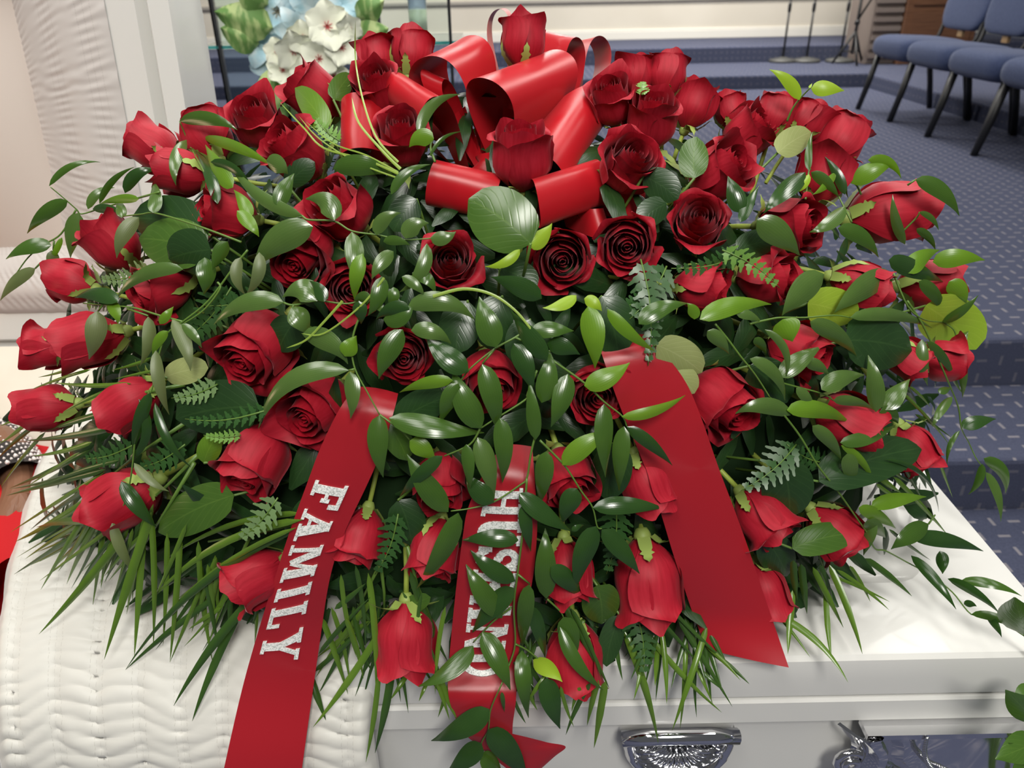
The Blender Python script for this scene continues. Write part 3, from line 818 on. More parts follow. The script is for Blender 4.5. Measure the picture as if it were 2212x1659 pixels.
def mk_leaf(parent, bx, by, tx, ty, wpx, bend=0.0, kind='g', off=.042, arch=.16, mats=LM, name='leaf', pw=.8, cup=.22, tw=None, seed=0):
    h = hsh(bx, ty, wpx+seed)
    d = ray((bx+tx)/2, (by+ty)/2).normalized()
    dx, dy = tx-bx, ty-by; L = sqrt(dx*dx+dy*dy)+1e-6
    nx, ny = -dy/L, dx/L
    if ny > 0.05 or (abs(ny) <= .05 and nx < 0): nx, ny = -nx, -ny
    mx_, my_ = (bx+tx)/2 + nx*bend*L*2, (by+ty)/2 + ny*bend*L*2
    # the two ends keep to one depth plane, so that a leaf does not follow the lumps of the dome
    db, dt_, dm = depth(bx, by), depth(tx, ty), depth((bx+tx)/2, (by+ty)/2)
    lim = 1.1*L*dm/FPX
    o_b = off + .010*(h-.5); o_t = off + .014*(hsh(tx, by)-.5)
    def at(px, py, t, o): r = ray(px, py); return CAM + r*t - r.normalized()*o
    mid = (db+dt_)/2
    db = max(mid-lim*.5, min(mid+lim*.5, db)); dt_ = max(mid-lim*.5, min(mid+lim*.5, dt_))
    p0, p1 = at(bx, by, db, o_b), at(tx, ty, dt_, o_t)
    pm = at(mx_, my_, min((db+dt_)/2, dm), off + arch*L*dm/FPX*(.6+.8*h))
    if tw is None: tw = (hsh(by, tx)-.5)*1.1
    V, Fc, U = leaf_shape(p0, p1, pm, wpx*(.94 if pw == .8 else 1)*dm/FPX, -d, tw, cup, 13, pw, 0.0, (.12+.14*h)*(p1-p0).length if pw == .8 else 0.0)
    me = mesh(name, V, Fc, mats[kind], True, U)
    return link(name, me, parent)
def vine(label, stems, leaves, off=.042, r=.0011, cat='vine', group='ruscus vines of the spray', name='ruscus_vine'):
    x, y = stems[0][0]
    rt = root(name, (0, 0, 0), label, cat, group)
    for s in stems:
        pts = smooth_path([P(a, b, off - .006) for a, b in s], 5) if len(s) > 2 else [P(a, b, off-.006) for a, b in s]
        MB().tube(pts, [r*(1 - .45*i/len(pts)) for i in range(len(pts))], 6).build('stem', M_VSTEM, rt)
    for l in leaves:
        l = list(l)
        bend = l[5] if len(l) > 5 else 0.0
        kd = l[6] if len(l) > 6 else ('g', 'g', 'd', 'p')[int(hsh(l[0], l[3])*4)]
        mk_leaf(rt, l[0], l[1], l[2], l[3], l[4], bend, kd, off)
    return rt
vine('arching vine reaching far left in front of the open lid',
 [[(345,415),(301,427),(253,440),(223,448),(177,462),(165,452),(140,430),(109,404)], [(165,452),(132,505),(96,528),(61,556),(30,599)], [(88,568),(76,580)], [(117,520),(115,540)]],
 [(106,402,218,350,15,.16,'g'),(146,434,58,505,31,.08,'g'),(170,460,152,558,38,.06,'p'),(111,530,12,560,36,.12,'g'),(134,513,106,575,13,0,'b'),(111,541,115,595,26,.05,'y'),
  (76,580,0,650,26,.08,'y'),(215,440,292,360,15,.12,'g'),(270,417,342,367,27,.22,'d'),(331,460,330,388,31,.05,'p'),(300,430,214,441,19,.06,'b'),(190,452,248,405,20,.2,'p'),(262,470,250,428,22,.1,'p'),(300,470,252,558,34,.12,'y'),(200,452,262,455,20,.05,'d')])
vine('vine with a long arching leaf over the top left rose',
 [[(521,523),(430,489),(339,461),(304,463),(266,467)], [(470,440),(440,370),(412,318),(388,262)]],
 [(388,262,514,281,30,.12,'g'),(437,297,592,360,26,.05,'b'),(403,302,380,402,28,.14,'p'),(503,405,443,312,40,-.05,'b'),(653,466,494,352,30,-.1,'p'),(470,440,420,320,26,.06,'d'),(575,347,622,376,40,.1,'p'),(600,446,636,374,37,.05,'g'),(455,350,540,395,24,.1,'d'),(540,470,505,410,30,.05,'b')])
vine('vine crossing the left roses with the broadest pale leaf',
 [[(640,460),(653,467),(668,475),(722,478),(760,499),(818,508),(870,518),(930,515)], [(653,467),(600,500),(560,540)]],
 [(722,476,660,430,48,.28,'p'),(676,490,547,581,64,.12,'p'),(760,501,767,614,42,.03,'p'),(813,508,866,460,32,.2,'p'),(876,515,926,482,40,.22,'p'),(828,522,886,530,22,.1,'g'),(930,514,985,500,32,-.12,'p'),
  (922,526,862,632,32,-.16,'p'),(850,543,803,603,33,.08,'p'),(783,548,766,650,34,.06,'b'),(825,597,795,682,37,-.08,'g'),(868,598,917,638,24,.08,'p'),(850,620,838,667,26,-.1,'g'),(890,590,941,636,30,.2,'g'),(806,655,840,683,16,.05,'p'),(560,545,530,640,28,-.12,'y'),(512,455,560,512,30,.05,'b')])
vine('vine with a long pale leaf sweeping left above the bare-faced rose',
 [[(613,654),(635,659),(686,650),(752,656),(800,640)], [(635,659),(630,667)]],
 [(612,653,460,702,44,.16,'p'),(686,650,610,642,56,.3,'p'),(630,664,668,724,50,.04,'p'),(800,645,764,652,30,.1,'g'),(700,652,668,606,30,.1,'d'),(775,650,780,700,32,0,'d')])
vine('thick green vine falling from the centre to the left lettered ribbon',
 [[(800,640),(772,696),(760,746),(767,797),(795,850),(820,896)], [(820,896),(860,925),(885,950)], [(767,797),(753,800)]],
 [(653,722,752,787,48,.14,'p'),(753,800,556,927,46,.22,'p'),(756,803,757,905,36,.04,'p'),(870,712,818,819,48,.05,'g'),(828,690,893,655,44,-.15,'g'),(880,665,1027,691,44,.18,'p'),(888,714,975,743,38,.14,'p'),(820,897,828,1032,46,-.06,'g'),(840,903,1048,935,52,-.02,'g'),(885,952,941,996,42,.04,'b'),(745,770,770,725,40,0,'b'),(885,668,812,690,34,.14,'d')])
vine('vine of hanging leaves in the very centre of the spray',
 [[(1150,705),(1113,729),(1068,754),(1012,800),(985,840)], [(1068,754),(1042,786)], [(1113,729),(1150,745),(1190,760)]],
 [(1072,750,1035,640,56,-.02,'g'),(1182,778,1103,670,46,-.02,'d'),(1148,714,1240,715,38,.04,'g'),(1182,742,1253,766,40,.04,'d'),(1270,662,1285,797,54,.03,'b'),(1312,668,1415,759,30,-.06,'b'),(1110,742,1150,846,46,.04,'d'),(1170,870,1187,755,47,-.05,'g'),
  (1042,787,1076,936,48,.04,'g'),(1012,802,918,722,54,-.04,'d'),(978,822,862,848,30,.05,'b'),(990,828,953,914,42,.03,'g'),(1170,645,1060,598,46,.03,'d'),(1245,638,1172,665,28,-.1,'l'),(1143,532,1193,482,38,-.1,'l'),(1123,538,1047,576,22,-.14,'l'),(1262,645,1300,672,28,.1,'l')])
vine('vine branch with crossing leaves above the middle lettered ribbon',
 [[(1160,800),(1140,850),(1133,865),(1068,906),(1037,926)], [(1160,940),(1154,951),(1146,985),(1138,1033),(1123,1048),(1067,1084),(1017,1098),(974,1104)], [(1037,926),(1015,960),(960,985)]],
 [(1157,950,1143,820,33,0,'g'),(1040,925,978,798,56,-.05,'g'),(1080,903,1085,1044,42,.04,'g'),(1007,960,1015,1060,30,.0,'g'),(1032,945,1068,1077,46,.03,'p'),(968,1106,878,980,52,-.04,'g'),(1067,1085,1006,1020,46,-.1,'d'),(956,985,862,1075,30,.03,'d'),(990,1108,900,1272,48,-.06,'g'),(1120,1167,998,1167,40,.04,'d')])
vine('vine running down right over the dark open rose to the hanging buds',
 [[(1194,779),(1262,827),(1305,868),(1343,898),(1354,921)], [(1166,951),(1212,997),(1230,1020),(1255,1060),(1280,1096),(1290,1137),(1300,1142)]],
 [(1227,808,1190,923,47,-.04,'g'),(1262,833,1361,783,47,-.06,'b'),(1305,873,1308,1032,44,.0,'g'),(1343,900,1482,853,26,-.08,'b'),(1348,921,1337,1062,40,.03,'g'),(1354,922,1453,1006,30,.03,'d'),(1215,1005,1322,931,46,.06,'b'),
  (1281,1097,1437,1098,40,.04,'d'),(1288,1137,1243,1277,50,.04,'d'),(1300,1144,1382,1240,42,.03,'d'),(1246,1055,1215,1132,46,.03,'d'),(1180,975,1165,1092,42,.0,'g')])
vine('long vine trailing down the right edge of the middle lettered ribbon',
 [[(1138,1033),(1131,1132),(1118,1240),(1110,1310),(1113,1391),(1098,1441),(1083,1479),(1060,1533),(1055,1576),(1040,1606),(1040,1640)], [(1105,1312),(1065,1343),(1022,1388)], [(1113,1391),(1140,1405),(1170,1730-300)], [(1118,1240),(1145,1262)], [(1182,1294),(1209,1319),(1217,1333)]],
 [(1122,1065,1236,1148,44,-.03,'d'),(1130,1090,1147,1192,30,0,'d'),(1180,1293,1178,1139,48,.0,'g'),(1190,1225,1260,1294,42,.05,'d'),(1113,1255,1015,1188,40,-.06,'d'),(1085,1335,1006,1218,46,-.03,'g'),(1110,1270,1020,1367,46,.04,'d'),
  (1143,1263,1128,1402,36,.02,'g'),(1147,1310,1178,1422,32,.03,'d'),(1022,1395,902,1483,44,-.08,'g'),(1042,1365,1103,1492,46,.03,'g'),(1128,1405,1142,1552,38,-.02,'g'),(1217,1333,1240,1432,46,.04,'g'),(1210,1355,1304,1492,30,-.08,'g'),
  (1152,1425,1215,1473,40,.05,'l'),(1180,1465,1210,1575,48,-.02,'d'),(1057,1532,930,1601,50,-.05,'d'),(1055,1576,1140,1685,54,.03,'d'),(1040,1606,965,1668,46,-.04,'d'),(1038,1632,1085,1690,42,.1,'g'),(1084,1495,1090,1539,10,.0,'g'),(1235,1147,1262,1134,14,.04,'d')])
vine('little two-leaved sprig curling over the rose left of the bow',
 [[(940,350),(930,320),(935,300),(928,300)], [(930,335),(950,300)]],
 [(905,292,995,203,26,.2,'p'),(937,300,884,318,38,.2,'b'),(930,337,999,284,9,.16,'g'),(845,420,930,355,22,.16,'g'),(720,365,850,378,46,.1,'g')], cat='sprig', name='ruscus_sprig')
vine('lime sprig standing up on the right shoulder before the carpet',
 [[(1700,262),(1712,235),(1728,213),(1752,188)]],
 [(1727,216,1662,150,28,.12,'l'),(1752,192,1824,196,34,.05,'l'),(1748,190,1754,180,6,0,'l')], cat='sprig', name='ruscus_sprig')
vine('vine with star-like leaves over the upper right roses',
 [[(1740,430),(1747,372),(1752,366)], [(1840,480),(1822,445),(1812,425)]],
 [(1747,368,1755,285,16,.04,'g'),(1752,372,1812,426,26,.06,'g'),(1740,372,1648,462,44,.02,'d'),(1748,376,1714,416,18,-.12,'l'),(1805,372,1755,421,18,-.08,'b'),(1825,420,1782,338,22,.06,'d'),(1825,445,1748,502,34,-.1,'p'),(1600,460,1572,380,42,.03,'d'),(1810,493,1898,556,36,.14,'g'),(1600,480,1640,400,26,.03,'d')])
vine('bright leaves standing out at the right rim above the big bud',
 [[(1860,420),(1850,400),(1838,395)], [(1960,400),(1978,388)], [(1950,500),(1980,470),(1986,458)]],
 [(1838,396,1934,351,42,.05,'b'),(1875,346,1947,386,24,.2,'b'),(1978,388,2073,467,36,.14,'g'),(1986,458,2028,498,13,.14,'g'),(1980,494,2021,541,19,.1,'g'),(1955,528,1928,420,22,-.06,'p'),(2015,566,2128,562,42,.06,'b'),(1960,590,2030,540,40,.1,'b')])
vine('vine of broad glossy leaves over the right side buds',
 [[(1620,700),(1652,692),(1687,686),(1740,686),(1801,681),(1837,686)], [(1930,590),(1960,660),(1995,690),(2037,696)]],
 [(1920,562,2038,609,42,.03,'d'),(1928,590,1801,676,56,.05,'p'),(1780,592,1689,682,60,.05,'p'),(1985,608,2041,681,30,.12,'g'),(2050,608,2087,657,40,.08,'b'),(2037,696,2114,637,22,-.06,'g'),(1837,686,2017,709,30,.1,'p'),(1750,695,1851,770,40,.08,'p'),
  (1380,700,1487,655,42,.12,'g') ,(1512,690,1668,657,44,.1,'b'),(1500,690,1484,655,26,.15,'b'),(1590,678,1646,696,24,.12,'p'),(1635,475,1728,552,58,.05,'p'),(1690,690,1712,738,60,0,'b')])
vine('vine of small leaves over the shaded roses right of centre',
 [[(1545,700),(1570,730),(1600,770),(1632,810),(1664,860)], [(1690,815),(1684,825),(1775,850),(1800,865)]],
 [(1652,712,1696,822,18,.2,'p'),(1685,815,1776,748,44,.05,'p'),(1740,780,1791,809,28,.05,'p'),(1620,775,1696,866,30,.18,'p'),(1775,842,1869,810,42,.1,'p'),(1892,890,1875,766,38,.05,'p'),(1912,886,1966,818,44,.05,'p'),(1800,865,1889,886,24,.08,'p'),
  (1528,715,1575,765,32,.06,'p'),(1630,730,1655,765,22,.05,'g'),(1720,838,1760,890,24,.08,'p'),(1900,890,1940,915,40,.1,'g')])
vine('thick vine running along the right side down over the white lid',
 [[(1664,860),(1690,892),(1728,942),(1766,1005),(1809,1060),(1849,1117),(1872,1150),(1890,1185),(1913,1190),(1960,1215),(2011,1243),(2057,1279),(2098,1327),(2130,1322),(2171,1347),(2225,1382)], [(2006,1132),(2020,1112)]],
 [(1708,897,1587,894,38,.16,'p'),(1700,886,1838,914,40,.1,'b'),(1815,956,1936,917,32,-.06,'g'),(1755,920,1818,996,30,.08,'p'),(1817,962,1887,1042,18,.1,'b'),(1830,980,1841,1057,36,.05,'p'),(1912,992,2030,1108,10,.2,'d'),
  (1882,1095,2002,1073,34,.05,'b'),(1855,1097,1936,1142,30,.05,'b'),(2006,1132,1924,1187,42,.02,'g'),(1970,1160,2126,1191,34,.05,'d'),(2030,1190,2036,1240,28,.05,'d'),(1872,1125,1913,1162,36,0,'p'),(1968,1200,2066,1317,24,.04,'d'),(2047,1250,2161,1327,22,.06,'d'),(2075,1255,2208,1288,24,.08,'g'),(2130,1325,2164,1377,18,.05,'d'),(2082,1305,2110,1310,16,.1,'d'),(2098,1327,2205,1365,20,.1,'g'),(1885,1120,1865,1200,30,.0,'p')])
vine('thin vine dangling over the blue carpet at the far right',
 [[(1960,650),(1994,703),(2020,760),(2049,827),(2070,880),(2077,926),(2092,955),(2108,989),(2120,1005)], [(2037,696),(2060,712),(2068,740)]],
 [(1992,733,2004,834,26,-.04,'p'),(2002,738,2063,822,20,.08,'g'),(2066,755,2079,860,22,.06,'p'),(2088,722,2080,852,20,.22,'p'),(2057,857,2014,922,20,.05,'p'),(2080,925,2152,905,34,.1,'d'),(2073,930,2046,1006,12,.12,'g'),(2125,990,2172,1066,28,.2,'g'),(2130,1020,2162,1128,20,.1,'p'),(2122,1002,2091,1069,18,-.1,'g'),(2066,745,2092,715,26,.05,'p'),(2030,850,2056,838,18,.1,'g')])
vine('curled brown-tipped leaves hanging over the left rim roses',
 [[(395,695),(340,680),(290,665),(240,660),(180,655)], [(225,655),(212,672)], [(275,667),(320,682)]],
 [(210,672,192,777,44,-.04,'y'),(255,652,160,643,36,.14,'d'),(395,582,249,647,32,.16,'p'),(320,684,302,792,30,-.1,'y'),(232,650,255,700,28,.1,'b')])
vine('thick yellow green vine with leaves hanging in front of the left buds',
 [[(535,540),(506,576),(450,650),(395,695),(362,720),(345,760),(337,800),(325,850),(300,885)], [(470,610),(475,625),(440,670),(395,700)], [(300,900),(292,940),(289,980),(281,1040),(268,1089),(243,1129)]],
 [(372,690,412,802,34,.06,'y'),(337,757,366,897,28,-.05,'y'),(325,848,287,982,28,.04,'d'),(300,862,256,1012,20,-.24,'d'),(335,870,413,1010,20,-.1,'d'),(290,1000,366,1062,20,-.08,'y'),(392,700,436,752,22,.06,'p'),(492,522,459,584,34,.04,'g'),(442,556,440,637,42,.06,'g'),(520,556,530,637,26,-.18,'y'),
  (240,1123,77,1139,20,.04,'p'),(262,1040,338,1139,34,-.04,'d'),(243,1128,294,1239,24,-.06,'y'),(362,715,330,770,22,.1,'b'),(345,700,375,662,20,.0,'b')])

# big salal leaves: base, tip, width, kind, label
def salal(bx, by, tx, ty, wpx, kind, label, off=.012, bend=0.05, cup=.12):
    d0 = P(bx, by, -.01)
    rt = root('salal_leaf', (0, 0, 0), label, 'leaf', 'broad leaves of the spray')
    o = mk_leaf(rt, bx, by, tx, ty, wpx, bend, kind, off, .10, SM, 'leaf_blade', .72, cup, (hsh(bx, ty)-.5)*.5)
    c = P(bx, by, off)
    dr = Vector((c.x-EC.x, c.y-EC.y-.02, c.z-EC.z-.1))
    MB().tube([c, c - dr*.08, c - dr*.2], [.0012, .0014, .0016], 6).build('leaf_stalk', M_VSTEM, rt)
for a in [
 (1146,527,1012,430,128,'g','big toothed green leaf lying on the lower bow loops',.05),
 (450,505,285,470,118,'d','broad dark leaf beside the left rim rose, upper',.012),
 (445,545,300,515,112,'g','broad veined leaf beside the left rim rose, lower',.016),
 (455,540,365,560,100,'d','round dark leaf above the rose crossed by a long leaf',.02),
 (560,880,380,905,125,'d','broad dark leaf under a fern, left of the lettered ribbon',.01),
 (505,1070,342,1150,96,'g','broad green leaf between the lower left hanging rose and the palm',.014),
 (1825,735,1970,758,120,'d','round dark veined leaf on the right side',.03),
 (1770,1040,1992,968,98,'d','long dark leaf over the right rim near the white lid',.03),
 (1745,655,1850,690,90,'l','yellow green leaf behind broad leaves on the right',.012),
 (2000,660,2108,755,112,'l','large yellow green leaf at the far right rim',.0),
 (1712,1185,1850,1152,66,'g','dark folded leaf over the lowest right roses',.03),
 (1418,745,1516,805,78,'p','dull olive leaf underside at the top of the plain ribbon',.012),
 (355,815,450,795,60,'p','pale leaf underside among the left buds',.012),
 (1455,800,1500,850,60,'p','pale leaf edge between plain ribbon and rose',.012),
 (855,915,965,858,76,'d','dark leaf right of the left ribbon top',.014),
 (830,905,880,995,60,'g','mid green leaf beside the top of the left ribbon',.014),
 (1010,650,985,765,90,'d','dark glossy leaf left of the central vine',.01),
 (1085,640,1060,755,84,'d','dark glossy leaf behind the central hanging leaf',.01),
 (1300,640,1335,770,100,'d','dark leaf above the top of the plain ribbon',.01),
 (1145,690,1125,790,80,'d','dark leaf behind the centre vine, right',.008),
 (1690,1000,1705,1120,112,'d','glossy dark leaf right of the plain ribbon',.014),
 (1620,790,1700,870,95,'d','dark leaf behind the shaded right roses',.008),
 (1680,330,1752,285,58,'p','pale shining leaf under the right shoulder roses',.02),
 (1500,385,1505,295,64,'g','upright green leaf between two right shoulder roses',.012),
 (1390,380,1465,430,70,'d','dark leaf below the wide open rose right of the bow',.006),
 (1290,1265,1300,1348,84,'g','dark leaf between the two lowest hanging buds',.012),
 (1650,1160,1700,1245,80,'d','dark leaf right of the plain ribbon, low',.008),
 (705,278,637,190,54,'b','bright upright leaf before the side-turned rose',.04),
 (720,215,760,160,46,'g','small green leaf left of the tall bow loop',.0),
 (640,690,600,760,80,'d','dark leaf right of the bare-faced rose',.006),
 (470,700,430,760,80,'d','dark leaf left of the bare-faced rose',.004),
 (690,1080,640,1160,70,'d','dark leaf left of the lettered ribbon',.004),
 (860,1080,890,1180,80,'d','dark leaf right of the left ribbon, low',.004),
 (1340,960,1310,1080,90,'d','dark leaf left of the plain ribbon',.004),
 (1590,540,1680,520,60,'d','dark leaf among ferns under the turned rose',.006),
 (900,430,850,500,70,'d','dark leaf left of the left lower bow loop',.004),
 (620,400,680,350,52,'d','dark leaf between two left shoulder roses',.004),
 (860,1330,930,1290,40,'g','narrow leaf above the lowest left bud',.01),
 (1365,1340,1385,1440,60,'d','dark leaf under the large hanging bud',.01),
 (1340,1330,1310,1440,50,'d','twisted dark leaf right of the lowest bud',.016),
 (440,1000,470,940,50,'b','small bright leaf left of the turned down rose',.02),
 (1080,580,1160,620,70,'d','dark leaf under the central pair of roses',.004),
 (1440,440,1380,480,60,'d','dark leaf behind the right front rose',.004),
]: salal(*a[:7], off=a[7])

# palm leaflets
def frond(label, rachis, blades, off=.012, kind=None):
    rt = root('palm_frond', (0, 0, 0), label, 'palm frond', 'palm fronds at the foot of the spray')
    pts = [P(a, b, off-.004) for a, b in rachis]
    MB().tube(pts, [.0022 - .0012*i/max(1, len(pts)-1) for i in range(len(pts))], 6).build('midrib', M_VSTEM, rt)
    for b in blades:
        bx, by, tx, ty, wpx = b[:5]; bend = b[5] if len(b) > 5 else (hsh(bx, ty)-.5)*.07
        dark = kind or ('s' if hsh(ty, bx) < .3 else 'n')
        bx, by = bx-(tx-bx)*.12, by-(ty-by)*.12
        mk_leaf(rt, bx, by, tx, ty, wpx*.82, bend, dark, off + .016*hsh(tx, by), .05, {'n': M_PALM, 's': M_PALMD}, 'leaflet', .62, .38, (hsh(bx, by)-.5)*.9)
frond('palm frond fanning left beneath the outermost left buds', [(400,830),(300,850),(180,880)],
 [(233,890,85,935,16),(228,925,55,952,18),(185,958,70,985,12),(178,980,20,1055,13),(233,845,137,890,10),(265,828,115,826,12),(182,803,60,845,8),(165,790,82,815,7),(60,890,0,920,10),(65,905,-4,960,10),(70,925,-4,990,11),(88,946,0,1055,9),(322,775,240,800,9),(340,800,250,818,8)])
frond('palm frond spreading over the white cloth at the far left', [(420,900),(300,980),(200,1060)],
 [(215,1003,20,1056,13),(205,1020,12,1071,17),(205,1033,22,1150,10),(203,1050,65,1145,13),(185,1080,33,1170,17),(215,1100,35,1205,6),(205,1132,30,1241,14),(200,1090,88,1274,14),(212,1092,125,1235,15),(228,1107,144,1262,17),(240,1000,100,1045,11),(160,985,60,1050,8)])
frond('palm frond hanging straight down over the white cloth', [(420,1000),(360,1100),(310,1180)],
 [(260,1160,84,1370,20),(238,1180,218,1272,10),(283,1155,251,1269,10),(316,1140,225,1425,21),(308,1175,290,1420,16),(327,1142,331,1400,15),(360,1177,352,1395,13),(387,1182,367,1430,15),(430,1190,443,1365,13),(450,1233,465,1350,12),(395,1150,330,1300,11)])
frond('long pale palm blades sweeping left from the lettered ribbon', [(640,1130),(560,1150),(450,1170)],
 [(622,1120,352,1212,16,.08),(618,1142,322,1302,19,.1),(615,1170,271,1447,19,.08),(610,1160,355,1330,13,.06)])
frond('palm blades pointing down left below the tucked-away rose', [(600,1240),(560,1270),(520,1300)],
 [(540,1305,375,1525,22),(505,1350,415,1558,20),(445,1307,271,1447,16),(430,1280,367,1431,11),(470,1318,407,1360,12),(553,1300,550,1390,10),(565,1290,545,1350,10)])
frond('crossed palm blades between the left ribbon and the lowest bud', [(830,1200),(800,1260),(770,1320)],
 [(803,1391,676,1571,18),(795,1310,683,1462,15),(790,1350,684,1421,13),(700,1350,752,1500,15),(720,1330,756,1482,12),(750,1348,785,1467,13),(767,1325,803,1452,14),(797,1265,812,1495,16),(815,1480,790,1647,14),(843,1462,810,1627,21),(881,1454,843,1512,13),(673,1467,704,1556,17),(730,1310,790,1260,14),(700,1400,800,1290,12),(690,1440,800,1340,13),(740,1260,770,1420,12),(770,1240,790,1400,12)])
frond('palm blades right of the lowest left bud', [(880,1180),(900,1260),(940,1360)],
 [(895,1255,968,1430,19),(956,1477,987,1553,15),(970,1480,946,1550,11),(941,1472,971,1555,10),(923,1475,905,1515,10),(981,1467,984,1512,10),(910,1300,900,1480,9),(960,1330,940,1500,12)])
frond('palm blades below the lowest right bud by the folded ribbon end', [(1260,1340),(1240,1420),(1230,1480)],
 [(1113,1517,1136,1563,9),(1136,1482,1161,1535,11),(1174,1467,1138,1520,11),(1214,1492,1240,1571,10),(1252,1490,1235,1538,11),(1270,1487,1222,1588,13),(1290,1480,1268,1568,15),(1305,1487,1283,1616,19),(1227,1323,1316,1487,19),(1240,1330,1300,1470,12),(1130,1440,1150,1500,10)])
frond('palm frond hanging toward the chrome handle lug', [(1380,1300),(1380,1360),(1370,1400)],
 [(1356,1388,1422,1606,21),(1392,1406,1369,1512,13),(1420,1408,1415,1482,13),(1406,1374,1559,1539,15),(1520,1374,1452,1578,16),(1480,1391,1469,1574,13),(1500,1430,1540,1520,11),(1430,1380,1440,1520,14),(1330,1380,1345,1470,12)])
frond('palm blades at the lower end of the plain ribbon', [(1560,1360),(1540,1400),(1520,1430)],
 [(1511,1448,1561,1491,11),(1541,1413,1619,1478,12),(1530,1400,1600,1470,10),(1672,1335,1832,1474,19,.1),(1711,1290,1702,1413,18),(1680,1330,1750,1420,8)])
frond('palm fan spread on the white foot lid at the right', [(1760,1150),(1770,1200),(1780,1230)],
 [(1732,1230,1743,1326,19),(1763,1239,1822,1356,15),(1785,1290,1796,1426,14),(1798,1239,1863,1413,17),(1820,1240,1921,1318,10),(1810,1250,1922,1300,8),(1880,1215,1970,1288,16),(1715,1220,1722,1300,18),(1775,1230,1800,1310,14),(1840,1230,1880,1300,10)])
frond('thin palm blades behind the vine on the right of the lid', [(1880,1010),(1930,1020),(1960,1040)],
 [(1943,1043,2048,1157,12),(1905,1035,1946,1064,14),(2025,985,2058,1075,7),(1960,1020,1990,1075,10),(1995,1000,2015,1060,9),(1900,1050,1960,1090,10),(1930,1150,2010,1210,9),(1960,860,2050,960,8),(1970,840,2010,880,8),(1985,900,2055,945,8)])

rq = random.Random(21)
def fan(cx, cy, n, a0, a1, l0, l1, w0=9, w1=15):
    out = []
    for k in range(n):
        a = radians(a0 + (a1-a0)*(k+rq.random()*.8)/n); L = rq.uniform(l0, l1); bx = cx + rq.uniform(-60, 60); by = cy + rq.uniform(-30, 30)
        out.append((bx, by, bx+L*cos(a), by+L*sin(a), rq.uniform(w0, w1)))
    return out
frond('dense palm frond under the left hanging rose', [(430,980),(360,1050),(290,1110)], fan(270, 1120, 20, 165, 95, 120, 230), .006)
frond('palm frond deep behind the left lettered ribbon', [(560,1120),(520,1200),(470,1260)], fan(470, 1240, 16, 150, 75, 120, 210), .006)
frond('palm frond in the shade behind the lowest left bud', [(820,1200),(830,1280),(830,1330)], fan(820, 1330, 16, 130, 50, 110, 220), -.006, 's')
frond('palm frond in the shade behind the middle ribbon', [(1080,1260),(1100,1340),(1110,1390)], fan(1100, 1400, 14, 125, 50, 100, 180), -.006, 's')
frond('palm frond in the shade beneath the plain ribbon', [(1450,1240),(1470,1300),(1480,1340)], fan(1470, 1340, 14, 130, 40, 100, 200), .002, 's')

# leatherleaf ferns: midline from base to tip, half width
def fern(label, x0, y0, x1, y1, hw, m, off=.012, bend=.06):
    rt = root('fern_frond', (0, 0, 0), label, 'fern', 'leatherleaf ferns of the spray')
    d = ray((x0+x1)/2, (y0+y1)/2).normalized(); z = depth((x0+x1)/2, (y0+y1)/2)
    A, Bp = P(x0, y0, off), P(x1, y1, off+.006)
    if (Bp-A).length > 1.4*sqrt((x1-x0)**2+(y1-y0)**2)*z/FPX: Bp = A + (Bp-A).normalized()*sqrt((x1-x0)**2+(y1-y0)**2)*z/FPX
    ax = (Bp-A); L = ax.length; ax.normalize(); sd = ax.cross(d).normalized(); up = sd.cross(ax)
    if up.dot(d) > 0: up = -up
    W = hw*z/FPX
    mid = lambda t: A + ax*(L*t) + sd*(bend*L*sin(pi*t)) + up*(.04*L*sin(pi*t))
    MB().tube([mid(k/6) for k in range(7)], [.0009-.0005*k/6 for k in range(7)], 5).build('midrib', M_VSTEM, rt)
    mb = MB(); n = max(7, int(L/.0078))
    for k in range(n):
        t = .06 + .94*k/n
        for s in (-1, 1):
            c = mid(t); ln = W*(1-t)**.75*(1 if t > .12 else .75) + .0016
            dr = (sd*s*.86 + ax*.52 + up*(.12+.2*hsh(k, s))).normalized()
            wv = dr.cross(up).normalized()
            # a lobed pinna: a row of small teeth on either side
            m_ = max(3, int(ln/.0048)); V = [c]; 
            for j in range(1, m_+1):
                q = j/m_; pt = c + dr*(ln*q) - up*(.12*ln*q*q); hw2 = .0066*(1-.8*q)*min(1, W/.03+.35)
                V += [pt - dr*(ln/m_*.45) + wv*hw2, pt - dr*(ln/m_*.1) + wv*hw2*.55, pt - dr*(ln/m_*.1) - wv*hw2*.55, pt - dr*(ln/m_*.45) - wv*hw2]
            F_ = [(0, 1, 2, 3, 4)] if m_ else []
            for j in range(m_-1):
                o = 1+4*j; F_.append((o+1, o+4, o+5, o+6, o+7, o+2))
            mb.add(V, F_)
    o = mb.build('pinnae', m, rt); o['kind'] = 'stuff'
